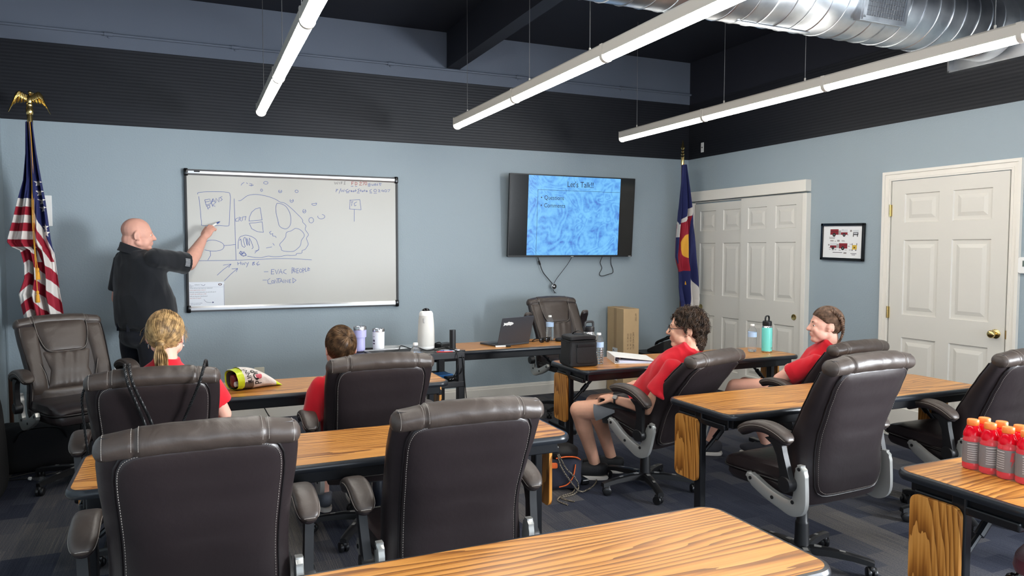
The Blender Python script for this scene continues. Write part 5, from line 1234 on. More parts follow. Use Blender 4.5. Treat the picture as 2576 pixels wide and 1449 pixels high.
# sports drinks in shrink wrap
M['drink'] = mat('red_drink', (220, 16, 38), .10, trans=.12, ior=1.33, spec=.5); M['ocap'] = mat('orange_cap', (246, 134, 62), .4); M['glabel'] = mat('grey_label', (112, 104, 104), .4, bump=(200, .1))
M['labelprint'] = mat('label_print', (214, 208, 204), .5); M['bolt'] = mat('bolt_red', (206, 40, 52), .4)
dk0 = thing('sports_drink', 'x', 'drink bottle', (0, 0, 0), 0, 'red sports drinks in shrink wrap')
rB = .0295
G().lathe([(.010, 0), (rB-.004, .001), (rB, .006), (rB, .018), (rB-.001, .022), (rB-.001, .098), (rB, .103), (rB-.0025, .108), (rB-.0005, .116), (rB-.002, .128), (rB-.008, .142), (.019, .150), (.0165, .153)], n=32).build('bottle', M['drink'], dk0)
G().lathe([(rB+.0002, .024), (rB+.0004, .026), (rB+.0004, .096), (rB+.0002, .098)], n=32, cap=False).build('label_sleeve', M['glabel'], dk0)
G().lathe([(.0172, .152), (.0185, .154), (.0185, .170), (.0172, .172), (.001, .1725)], n=28).build('cap', M['ocap'], dk0)
def onlab(g, a0, a1, z0, z1, off=.0009):
    k = 6; r_ = rB+off; g.loft([[(r_*math.cos(R(a0)+R(a1-a0)*i/k), r_*math.sin(R(a0)+R(a1-a0)*i/k), z_) for i in range(k+1)] for z_ in (z0, z1)], cap=False, close=False)
g = G()
for k in range(7): onlab(g, 205, 262, .036+.0075*k, .0375+.0075*k)
onlab(g, 203, 262, .0905, .0925); g.build('fine_print', M['labelprint'], dk0, smooth=False)
g = G(); r_ = rB+.0011
def lp_(a, z): return (r_*math.cos(R(a)), r_*math.sin(R(a)), z)
g.add([lp_(300, .092), lp_(318, .092), lp_(312, .070), lp_(325, .070), lp_(298, .040), lp_(304, .062), lp_(292, .062)], [(0, 1, 2, 6), (2, 3, 4, 5), (2, 5, 6)]); g.build('lightning_bolt', M['bolt'], dk0, smooth=False)
cols_ = ['front', 'back']
names_ = ['red sports drink with orange cap, furthest left of the front row', 'red sports drink, second from the left in the front row', 'red sports drink showing the lightning bolt, third in the front row', 'red sports drink at the picture edge in the front row', 'red sports drink in the front row beyond the picture edge',
          'red sports drink, furthest left of the back row', 'red sports drink, second from the left in the back row', 'red sports drink, third in the back row', 'red sports drink in the back row at the picture edge', 'red sports drink last in the back row']
k = 0
for cc in range(2):
    for rr_i in range(4):
        x = -2.655+.061*cc+.0*rr_i; y = -5.115-.060*rr_i-.012*cc*0
        rz_ = [0, 8, -48, 6][rr_i] if cc == 0 else 20*rr_i
        o = dk0 if k == 0 else dup(dk0)
        o.location = (x, y, Z); o.rotation_euler = (0, 0, R(rz_-18)); o['label'] = names_[cc*5+rr_i]; k += 1
# shrink film hugging the pack
g = G()
xa, xb, ya, yb = -2.655-.031, -2.594+.031, -5.115+.031, -5.295-.031
def filmring(z, ins=0): return [(x, y, z) for x, y in [( (xa+xb)/2+(q[0])*(1-ins), (ya+yb)/2+(q[1])*(1-ins)) for q in rrect(-(xb-xa)/2, -(ya-yb)/2, (xb-xa)/2, (ya-yb)/2, .028, 6)]]
g.loft([filmring(Z+.003), filmring(Z+.095), filmring(Z+.112, .02), filmring(Z+.122, .10)], cap=False)
fm = g.build('shrink_wrap', mat('shrink_film', (250, 250, 252), .12, alpha=.05, spec=.5), None, smooth='all'); tag(fm, 'clear shrink film around the lower half of the red drinks', 'plastic wrap')

# duffel with orange trim and rope cables on the floor
db = thing('backpack', 'navy and black backpack with orange trim under the table end', 'backpack', (-3.14, -2.62, 0), 25) if False else thing('backpack', 'navy and black backpack with orange trim under the table end', 'backpack', (-3.03, -2.72, 0), -25)
M['navyfab'] = mat('navy_fabric', (36, 38, 52), .8, bump=(160, .4, 3, .003)); M['orange'] = mat('orange_trim', (232, 104, 44), .6)
G().sq((0, 0, .105), (.14, .10, .105), .5, .5, 40, 20, fn=lambda p: (p[0]+.012*noise.noise(Vector(p)*14), p[1]+.012*noise.noise(Vector(p)*14+Vector((5, 0, 0))), p[2]+.01*noise.noise(Vector(p)*11))).build('main_body', M['navyfab'], db)
G().sq((.02, -.02, .235), (.10, .075, .05), .8, .7, 32, 12, fn=lambda p: (p[0]+.01*noise.noise(Vector(p)*20), p[1], p[2]+.014*noise.noise(Vector(p)*16))).build('top_flap', M['black'], db)
G().tube(smooth_path([(-.02, -.098, .208), (.04, -.108, .222), (.10, -.09, .215), (.13, -.05, .19)], 6), .007, 8, flat=.6).build('orange_piping', M['orange'], db)
G().tube(smooth_path([(.10, -.09, .17), (.085, -.105, .10), (.05, -.108, .05), (.0, -.10, .03)], 6), .006, 8, flat=.6).build('orange_piping', M['orange'], db)
G().sq((-.035, -.103, .165), (.024, .006, .018), .5, .5, 16, 8).build('orange_patch', M['orange'], db)
m = mat('speckled_rope', (120, 110, 96), .8); n = m.node_tree.nodes; L = m.node_tree.links; v = tc_map(m); ck = n.new('ShaderNodeTexChecker'); ck.inputs['Scale'].default_value = 150; ck.inputs[1].default_value = (*lin((20, 20, 22)), 1); ck.inputs[2].default_value = (*lin((150, 138, 120)), 1); L.new(v, ck.inputs['Vector']); L.new(ck.outputs[0], n['Principled BSDF'].inputs['Base Color']); M['rope'] = m
tag(G().tube(smooth_path([(-3.095, -2.83, .245), (-3.085, -2.86, .17), (-3.04, -2.89, .09), (-2.98, -2.90, .02), (-2.90, -2.86, .006), (-2.80, -2.78, .006), (-2.74, -2.68, .006), (-2.80, -2.62, .006), (-2.90, -2.70, .006), (-3.0, -2.86, .006), (-3.10, -2.90, .006), (-3.16, -2.96, .006), (-3.14, -3.05, .006)], 8), .0045, 8).build('rope_cord', M['rope'], None), 'speckled drawcord looping from the backpack onto the carpet', 'cord')
tag(G().tube(smooth_path([(-3.09, -2.835, .245), (-3.05, -2.85, .16), (-3.0, -2.88, .10), (-2.97, -2.87, .03), (-3.02, -2.9, .006), (-3.12, -2.93, .006), (-3.08, -3.02, .006)], 8), .0045, 8).build('rope_cord', M['rope'], None), 'second speckled drawcord hanging down the backpack front', 'cord')
# straps slung over the back of the second chair
m = M['cable']
def braid(name, label, pts, r=.006):
    P = smooth_path(pts, 14); g = G()
    for ph_ in (0, 2*math.pi/3, 4*math.pi/3):
        q = []
        for i, p in enumerate(P):
            t = (P[min(i+1, len(P)-1)]-P[max(i-1, 0)]).normalized(); a = Vector((0, 1, 0)); u = t.cross(a).normalized(); v_ = t.cross(u)
            an = i*1.15+ph_; q.append(p+u*math.cos(an)*r*.55+v_*math.sin(an)*r*.55)
        g.tube(q, r*.62, 6)
    return tag(g.build(name, M['cable'], None), label, 'strap', 'black cords hung over a chair back')
braid('braided_cord', 'black braided cord over the left part of the chair back', [(-5.395, -3.285, .945), (-5.394, -3.315, .997), (-5.392, -3.36, 1.018), (-5.388, -3.408, 1.0), (-5.378, -3.428, .95), (-5.362, -3.405, .89), (-5.335, -3.368, .80), (-5.31, -3.342, .70), (-5.29, -3.318, .60)])
braid('braided_cord', 'twin black braided cord just right of the first one', [(-5.378, -3.285, .945), (-5.377, -3.315, .997), (-5.375, -3.36, 1.018), (-5.371, -3.408, 1.0), (-5.360, -3.428, .95), (-5.342, -3.405, .89), (-5.310, -3.368, .80), (-5.282, -3.342, .70), (-5.26, -3.318, .60)])
braid('braided_cord', 'black braided cord slanting over the right part of the same chair back', [(-5.075, -3.285, .945), (-5.078, -3.315, .997), (-5.082, -3.36, 1.018), (-5.09, -3.408, 1.0), (-5.105, -3.428, .95), (-5.125, -3.405, .89), (-5.16, -3.368, .80), (-5.20, -3.342, .70), (-5.235, -3.318, .60)])
braid('braided_cord', 'black cord running down the left side of the same chair', [(-5.535, -3.33, .945), (-5.558, -3.30, .88), (-5.556, -3.27, .76), (-5.55, -3.24, .64), (-5.54, -3.2, .52)], .005)
# things on the floor and in the left corner
dfl = thing('duffel_bag', 'big black duffel bag in the left corner behind the facing chair', 'bag', (-6.10, -.93, 0), 8)
blk = mat('black_fabric', (20, 20, 22), .85, bump=(90, .4, 3, .004)); M['blackfab'] = blk
G().sq((0, 0, .16), (.30, .16, .16), .5, .45, 40, 18, fn=lambda p: (p[0], p[1], p[2]+.012*noise.noise(Vector(p)*9))).build('bag_body', blk, dfl)
G().tube(smooth_path([(-.15, -.14, .2), (-.1, -.18, .30), (.1, -.18, .30), (.15, -.14, .2)], 6), .012, 8, flat=.4).build('handle', M['black'], dfl)
spk = thing('speaker_bag', 'tall black padded bag against the left wall, cut by the picture edge', 'bag', (-6.32, -1.62, 0))
G().sq((0, 0, .33), (.13, .22, .33), .35, .35, 40, 20, fn=lambda p: (p[0]*(1-.12*p[2]/.33), p[1]*(1-.25*max(0, p[2]/.33)), p[2])).build('bag_body', blk, spk)
G().tube(smooth_path([(.12, -.18, .52), (.10, -.05, .63), (.09, .12, .66)], 6), .004, 6).build('piping', M['greyinsert'], spk)
G().tube(smooth_path([(.06, -.08, .66), (.05, 0, .72), (.05, .08, .66)], 6), .01, 8, flat=.4).build('handle', M['black'], spk)
cb = thing('crushed_bottle', 'crushed clear plastic bottle on the carpet under the facing chair', 'bottle', (-6.02, -1.33, .022), 60)
G().tube([(0, -.08, 0), (0, -.05, 0), (0, -.02, .0), (0, .02, .002), (0, .06, .0), (0, .09, 0), (0, .10, 0)], [.022, .026, .016, .024, .018, .010, .009], 12, flat=.6).build('bottle_shell', M['clearthin'], cb)
G().tube([(0, .10, 0), (0, .112, 0)], .011, 12).build('cap', M['white'], cb)
cable('floor_cable', 'black cable curling on the carpet in the left corner', [(-6.40, -1.35, .006), (-6.25, -1.15, .006), (-6.05, -1.05, .006), (-5.98, -1.12, .006), (-6.12, -1.20, .006), (-6.28, -1.22, .006), (-6.30, -1.38, .006), (-6.42, -1.52, .006)], .004)
cable('wall_cable', 'black cable slanting down the baseboard below the left front table', [(-4.70, -.04, .26), (-4.60, -.05, .16), (-4.53, -.08, .03), (-4.48, -.2, .006), (-4.3, -.3, .006)], .005)
cable('baseboard_cable', 'thin black cable along the baseboard under the laptop table', [(-3.40, -.06, .07), (-3.3, -.07, .012), (-3.0, -.06, .008), (-2.75, -.035, .016), (-2.4, -.04, .008)], .004)
fp = thing('binder_stand', 'pale folded paper card standing behind the facing chair\'s right shoulder', 'card', (-5.61, -.90, 0))
G().box((0, 0, .645), (.075, .004, .09)).build('paper_card', M['paper'], fp, smooth=False, X=Matrix.Rotation(R(20), 4, 'Z')); G().box((.0, .03, .30), (.16, .05, .60)).build('black_case', M['blackfab'], fp, bevel=.01)
bl = thing('insulated_bottle', 'dark drink bottle on the carpet behind the middle foreground chair', 'bottle', (-4.155, -2.62, .0005))
G().lathe([(.034, 0), (.038, .004), (.038, .17), (.030, .19), (.030, .20)], n=28).build('body', mat('dark_blue_paint', (28, 32, 44), .3), bl); G().lathe([(.034, .195), (.034, .225), (.030, .23), (.001, .231)], n=28).build('lid', M['blackplastic'], bl)
# ---------------------------------------------------------------- people
def skin(name, col, rough=.5):
    m = mat(name, col, rough, spec=.35, bump=(180, .08, 2, .001), vary=(14, .07))
    b = m.node_tree.nodes['Principled BSDF']; b.inputs['Subsurface Weight'].default_value = .12
    b.inputs['Subsurface Radius'].default_value = (.9, .35, .2); b.inputs['Subsurface Scale'].default_value = .008
    return m
def cloth(name, col, rough=.85): return mat(name, col, rough, spec=.2, bump=(260, .3, 2, .0015), sheen=.2)
M['shirt_red'] = cloth('red_cotton', (196, 26, 40)); M['shirt_black'] = cloth('black_cotton', (25, 27, 31)); M['trouser'] = cloth('navy_trousers', (23, 25, 33))
M['shorts'] = cloth('black_shorts', (42, 42, 44)); M['shoe'] = mat('black_shoe', (24, 24, 26), .7, bump=(200, .4)); M['sole'] = mat('white_sole', (214, 206, 198), .6); M['eye'] = mat('eye_white', (225, 222, 218), .2); M['iris'] = mat('iris', (52, 40, 32), .2); M['lip'] = mat('lips', (176, 104, 96), .5)
def hairmat(name, c1, c2, rough=.42):
    m = mat(name, c1, rough, spec=.4); n = m.node_tree.nodes; L = m.node_tree.links; v = tc_map(m)
    t = n.new('ShaderNodeTexNoise'); t.inputs['Scale'].default_value = 40; t.inputs['Detail'].default_value = 3; L.new(v, t.inputs['Vector'])
    m.node_tree.nodes['Principled BSDF'].inputs['Specular IOR Level'].default_value = .25; r = ramp(m, [(.35, c1), (.68, c2)]); L.new(t.outputs['Fac'], r.inputs[0]); L.new(r.outputs[0], n['Principled BSDF'].inputs['Base Color']); return m
def basis(f, up=(0, 0, 1)):
    f = Vector(f).normalized(); r_ = f.cross(Vector(up)).normalized(); u = r_.cross(f)
    return Matrix((r_, f, u)).transposed()
def head_prims(g, H, B, s=1.0, male=True, jaw=1.0):
    H = Vector(H)
    P = lambda x, y, z: H + B @ Vector((x*s, y*s, z*s))
    def E_(c, d): g.ell(P(*c), [q*s for q in d], B)
    def Cp(a, b_, r1, r2): g.cap(P(*a), P(*b_), r1*s, r2*s, 14)
    E_((0, -.014, .040), (.074, .096, .084)); E_((0, .020, .010), (.069, .074, .080)); E_((0, .030, -.040), (.058*jaw, .058, .066))
    Cp((-.048*jaw, -.005, -.050), (-.020, .066, -.088), .022, .022); Cp((.048*jaw, -.005, -.050), (.020, .066, -.088), .022, .022)
    E_((0, .074, -.086), (.022, .020, .019)); Cp((-.030, .072, -.020), (-.034, .055, -.05), .024, .022); Cp((.030, .072, -.020), (.034, .055, -.05), .024, .022)
    Cp((-.036, .074, .030), (.036, .074, .030), .0125, .0125); Cp((0, .084, .028), (0, .090, .012), .012, .008)
    Cp((0, .090, .016), (0, .110, -.018), .0085, .0125); E_((-.012, .098, -.022), (.009, .012, .008)); E_((.012, .098, -.022), (.009, .012, .008))
    E_((-.042, .034, -.052), (.027, .040, .036)); E_((.042, .034, -.052), (.027, .040, .036)); E_((0, .086, -.046), (.026, .014, .010)); E_((0, .085, -.058), (.022, .014, .009)); E_((0, .074, -.052), (.034, .018, .020))
    for sx in (-1, 1):      # ears
        for k in range(17):
            a = R(-60+k*16)
            g.ell(P(sx*(.078+.006*math.cos(a)*.5), -.012-.017*math.cos(a)*1.0, -.004+.028*math.sin(a)), (.0058*s, .0058*s, .0058*s), B, 10, 6)
        E_((sx*.074, -.010, -.004), (.009, .017, .026)); E_((sx*.075, .002, -.028), (.007, .008, .009))
def face_parts(par, H, B, s=1.0, brow=(70, 50, 40)):
    H = Vector(H); P = lambda x, y, z: H + B @ Vector((x*s, y*s, z*s))
    for sx in (-1, 1):
        e = G().ell(P(sx*.031, .0735, .007), (.0120*s, .0125*s, .0085*s), B, 16, 10).build('eye', M['eye'], par)
        G().ell(P(sx*.032, .0842, .0065), (.0052*s, .0030*s, .0052*s), B, 12, 8).build('iris', M['iris'], e)
        G().tube([P(sx*(.016+.008*k), .0895-.003*k*k*.55, .0285+.0035*math.sin(k*.8)) for k in range(5)], [.002, .0034, .0034, .003, .0015], 6).build('eyebrow', mat('eyebrow', brow, .8), par)
        G().tube([P(sx*(.019+.006*k), .0825-.0012*k*k, .0135+.0025*math.sin(k*.8)) for k in range(5)], .0036, 8).build('eyelid', M['skin_now'], par)
    G().tube([P(-.022+.0055*k, .0985-.0016*(k-4)**2*.6, -.0495) for k in range(9)], [.0008]+[.0028]*7+[.0008], 6).build('lips', M['lip'], par)
def hand(g, W_, d, pn, s=1.0, curl=35, side=1, thumb_out=.5):
    """W wrist, d finger direction, pn palm normal; side=+1 thumb towards d x pn"""
    W_ = Vector(W_); d = Vector(d).normalized(); pn = Vector(pn); pn = (pn-d*pn.dot(d)).normalized(); a = d.cross(pn)*side
    g.ell(W_+d*.048*s, (.039*s, .052*s, .016*s), Matrix((a, d, pn)).transposed())
    g.cap(W_-d*.01, W_+d*.03*s, .026*s, .026*s, 12)
    for k, (o, ln) in enumerate(((.027, .068), (.009, .076), (-.009, .071), (-.026, .056))):
        p = W_+d*(.090-.004*abs(k-1))*s+a*o*s; dd = (d+a*o*2.2).normalized(); r_ = .0090*s
        for q in range(3):
            an = R(curl*(.55+.5*q)*(1+.10*k)); rot = Matrix.Rotation(an if q else an*.6, 3, dd.cross(pn))
            dn = (rot @ dd).normalized(); e = p+dn*ln*(.44, .32, .24)[q]*s
            g.cap(p, e, r_, r_*.9, 10); r_ *= .92; p = e; dd = dn
    p = W_+d*.022*s+a*.026*s; dd = (d*.75+a*(.75*thumb_out+.25)+pn*.35).normalized()
    for ln, r_ in ((.036, .0125), (.030, .0105), (.024, .009)):
        e = p+dd*ln*s; g.cap(p, e, r_*s, r_*.92*s, 10); p = e; dd = (dd+d*.25+pn*.15).normalized()
def lay(roots, dirf, C_, rad, n_, length, thick, lift, curl=0, seg=6, lw=0):
    """hair strands laid over an ellipsoid; returns G"""
    g = G()
    for i in range(n_):
        u = roots(i)
        if u is None: continue
        p = Vector(u); L_ = length*rnd.uniform(.75, 1.2); path = []; ph_ = rnd.uniform(0, 6.28); cr = curl*rnd.uniform(.7, 1.3)
        for q in range(seg+1):
            f = q/seg; nrm = Vector((p.x/rad[0]**2, p.y/rad[1]**2, p.z/rad[2]**2)).normalized()
            k_ = 1/math.sqrt((p.x/rad[0])**2+(p.y/rad[1])**2+(p.z/rad[2])**2); ps = p*k_
            off = nrm*(lift*(.25+f)+rnd.uniform(-1, 1)*lw)
            d = Vector(dirf(ps)); d = (d-nrm*d.dot(nrm))
            d = d.normalized() if d.length > 1e-6 else nrm.orthogonal()
            b_ = nrm.cross(d)
            c_ = (b_*math.cos(ph_+f*7.5)+nrm*math.sin(ph_+f*7.5))*cr*f**.5 if curl else Vector((0, 0, 0))
            path.append(C_(ps+off+c_)); p = ps+d*L_/seg
        g.tube(path, [thick*(.55+.45*math.sin(math.pi*min(1, .15+q/seg*.85))) for q in range(seg)]+[thick*.15], 4 if thick < .003 else 6, False)
    return g
SK = (.079, .101, .088)
def headspace(H, B, s, c=(0, -.014, .032)): H = Vector(H); c = Vector(c); return lambda p: H + B @ (c*s + Vector(p)*s)
def hairline(nape, c=(0, -.014, .032), ear=.022, temple=.72, front=.082):
    """signed distance-like value, positive where hair grows"""
    def f(p):
        y, z = p.y+c[1], p.z+c[2]
        back = min(-.030-y+.004, z-nape) if y < -.030 else -1
        top = z-(ear+max(0, y-.008)*temple); top = min(top, front-y)
        return max(back if y < -.030 else -1, top)
    return f
def shoe(par, ank, yaw, m_=None, sole=None, s=1.0):
    X = Matrix.Translation((ank[0], ank[1], 0)) @ Matrix.Rotation(R(yaw), 4, 'Z')
    def sd(p):
        x, y, z = p; t = y/.14
        return (x*(1-.12*t-.12*t*t), y, z*(1-.35*max(0, t))+(-.0 if z < 0 else .018*max(0, -t)))
    o = G().sq((0, .055*s, .058), (.050*s, .142*s, .044), .7, .75, 32, 14, X, sd).build('shoe', m_ or M['shoe'], par)
    G().sq((0, .055*s, .014), (.050*s, .146*s, .014), .25, .75, 32, 6, X, lambda p: (p[0]*(1-.12*p[1]/.14), p[1], p[2])).build('sole', sole or M['sole'], o)
    G().lathe([(.042, .06), (.044, .095), (.040, .098)], (ank[0], ank[1], 0), 20).build('collar', m_ or M['shoe'], o)
    g = G()
    for k in range(4): g.tube([(-.022, .075+.018*k, .098-.006*k), (0, .08+.018*k, .104-.006*k), (.022, .075+.018*k, .098-.006*k)], .0025, 6, X=X)
    g.build('laces', m_ or M['shoe'], o)
def frus(g, p1, p2, r1, r2, n=24, flat=1.0): g.tube([p1, Vector(p1).lerp(Vector(p2), .5), p2], [r1, (r1+r2)/2, r2], n, True, None, flat)
def limb(g, a, b_, c_, r0, r1, r2, bulge=0):
    g.cap(a, b_, r0, r1); g.cap(b_, c_, r1*1.0, r2)
    if bulge: 
        m_ = Vector(b_).lerp(Vector(c_), .30); m2 = Vector(b_).lerp(Vector(c_), .12); g.cap(m2, m_, r1*.92, r1*.96); g.cap(m_, Vector(b_).lerp(Vector(c_), .62), r1*.96, r2*1.15)

# --- standing man at the whiteboard
def standing_man():
    t = thing('person', 'bald man in black polo and dark trousers pointing a marker at the whiteboard', 'person', (-5.47, -.56, 0))
    S_ = skin('skin_ruddy', (206, 154, 136)); M['skin_now'] = S_
    o = Vector((-5.47, -.56, 0)); q = lambda x, y, z: Vector((x, y, z))-o
    H = q(-5.495, -.60, 1.600); B = basis((.985, .14, -.05))
    g = G(); head_prims(g, H, B, 1.06, True, 1.15)
    P = lambda x, y, z: H + B @ Vector((x, y, z))
    g.cap(P(0, -.035, -.03), P(0, -.045, -.14), .066, .064); g.ell(P(0, .03, -.09), (.060, .060, .030), B); g.ell(P(0, -.075, -.035), (.050, .035, .05), B)
    # torso and limbs
    fwd = Vector((.80, .60, 0)); rgt = Vector((.60, -.80, 0)); Bt = basis(fwd)
    ch = q(-5.49, -.56, 1.27)
    g.ell(ch, (.19, .13, .22), Bt); g.ell(q(-5.46, -.53, 1.03), (.17, .14, .18), Bt); g.ell(q(-5.48, -.55, .92), (.16, .12, .12), Bt)
    sR = q(-5.385, -.725, 1.425); eR = q(-5.150, -.50, 1.385); wR = q(-5.035, -.215, 1.590)
    g.cap(sR, eR, .064, .056); g.cap(eR, eR.lerp(wR, .40), .056, .056); g.cap(eR.lerp(wR, .35), wR, .056, .032)
    hd = (q(-4.965, -.100, 1.700)-wR).normalized()
    hand(g, wR, (.55, .24, .78), (.30, .90, -.35), 1.08, 52, 1, .15)
    sL = q(-5.60, -.43, 1.42); eL = q(-5.655, -.40, 1.12); wL = q(-5.56, -.24, .93)
    limb(g, sL, eL, wL, .055, .046, .028); hand(g, wL, wL-eL, (.5, -.5, 0), 1.0, 30, -1)
    for sx in (-1, 1):
        hp = q(-5.48, -.55, .90)+rgt*.095*sx; k = q(-5.475, -.54, .49)+rgt*.115*sx; a = q(-5.49, -.56, .10)+rgt*.125*sx
        limb(g, hp, k, a, .088, .062, .040)
    remesh(g, 'body', S_, .0055, 4, None, t)
    face_parts(t, H, B, 1.06, (150, 120, 100))
    # polo shirt
    g = G(); 
    prof_ = [(.885, .150, .205, .02), (.93, .185, .225, .035), (1.02, .205, .222, .045), (1.12, .205, .218, .040), (1.24, .163, .228, .008), (1.34, .148, .232, 0), (1.42, .122, .200, 0), (1.462, .098, .125, 0), (1.490, .082, .088, 0)]
    rings = []
    for z, dp_, wd, off in prof_:
        nk = min(1, max(0, (z-1.40)/.08)); c = q(-5.483-.045*nk, -.555-.047*nk, z)+fwd*((off-.008)*(1-nk))
        rings.append([c+rgt*wd*math.copysign(abs(math.cos(a))**.85, math.cos(a))+fwd*dp_*math.copysign(abs(math.sin(a))**.9, math.sin(a)) for a in [2*math.pi*j/40 for j in range(40)]])
    g.loft(rings)
    g.ell(sR, (.070, .070, .070), Bt); g.ell(sL, (.068, .068, .068), Bt); g.ell(q(-5.46, -.66, 1.41), (.09, .09, .07), Bt); frus(g, sR+Vector((-.01, 0, 0)), sR.lerp(eR, .90), .080, .086); frus(g, sL, sL.lerp(eL, .80), .076, .080)
    sh = remesh(g, 'polo_shirt', M['shirt_black'], .007, 5, (.011, 6), t)
    nc = q(-5.532, -.604, 0); g = G()
    g.loft([[nc+Vector((k_*math.cos(a), k_*.98*math.sin(a), z_-.030*math.cos(a))) for a in [2*math.pi*j/36 for j in range(36)]] for k_, z_ in ((.105, 1.462), (.092, 1.487), (.083, 1.520), (.079, 1.524), (.077, 1.515), (.080, 1.47))], cap=False); g.build('collar', M['shirt_black'], t)
    # sleeve patch: small pale striped flag
    c = sR.lerp(eR, .72); ax = (eR-sR).normalized(); up_ = Vector((0, 0, 1)); up_ = (up_-ax*up_.dot(ax)).normalized(); nn = ax.cross(up_); 
    if nn.y > 0: nn = -nn
    g = G()
    for k in range(7):
        zz = -.027+.009*k
        ang0 = zz/.088
        p0 = lambda u, off=0: c+ax*u+nn*(.0905)*math.cos(zz/.09)+up_*.0905*math.sin(zz/.09)
        g.tube([p0(-.022), p0(0), p0(.022)], .0026, 4)
    g.build('sleeve_patch', mat('patch_grey', (176, 178, 182), .6), sh)
    # trousers, belt, shoes
    g = G(); rings = []
    for z, k_ in ((.84, 1.0), (.90, 1.0), (.96, .96)):
        c = q(-5.483, -.555, z)+fwd*.015
        rings.append([c+rgt*.20*k_*math.cos(a)+fwd*.158*k_*math.sin(a) for a in [2*math.pi*j/36 for j in range(36)]])
    g.loft(rings)
    for sx in (-1, 1):
        hp = q(-5.48, -.55, .88)+rgt*.095*sx; k = q(-5.475, -.54, .49)+rgt*.115*sx; a = q(-5.49, -.56, .05)+rgt*.125*sx
        frus(g, hp, k, .112, .088); frus(g, k, a, .088, .078); g.ell(k, (.088, .088, .09))
        yaw = math.degrees(math.atan2(-fwd.x, fwd.y)); shoe(t, (a.x, a.y), yaw)
    g.ell(q(-5.483, -.555, .84)-fwd*.03, (.17, .13, .10), Bt)
    remesh(g, 'trousers', M['trouser'], .008, 3, (.008, 5), t)
    g = G(); c = q(-5.483, -.555, .915)+fwd*.017
    g.loft([[c+Vector((0, 0, zz))+rgt*(.213)*k_*math.cos(a)+fwd*.172*k_*math.sin(a) for a in [2*math.pi*j/48 for j in range(48)]] for zz, k_ in ((-.02, 1), (.02, 1), (.02, .95), (-.02, .95))], cap=False)
    g.build('belt', M['black'], t)
    for an in (250, 285, 320):
        a = R(an); pz = c+rgt*.214*math.cos(a)+fwd*.173*math.sin(a); G().box(pz, (.02, .02, .055)).build('belt_loop', M['trouser'], t)
    # marker in the hand
    tip = q(-4.900, -.036, 1.734)+o; back = q(-5.010, -.150, 1.664)+o
    mk = thing('marker_pen', 'blue and white marker held in the standing man\'s raised hand', 'pen', tuple(back), 0)
    d = tip-back; G().tube([(0, 0, 0), d*.72], .0078, 12).build('barrel', M['white'], mk); G().tube([d*.72, d*.90, d], [.007, .006, .002], 12).build('nib_collar', M['ink_blue'], mk)
standing_man()

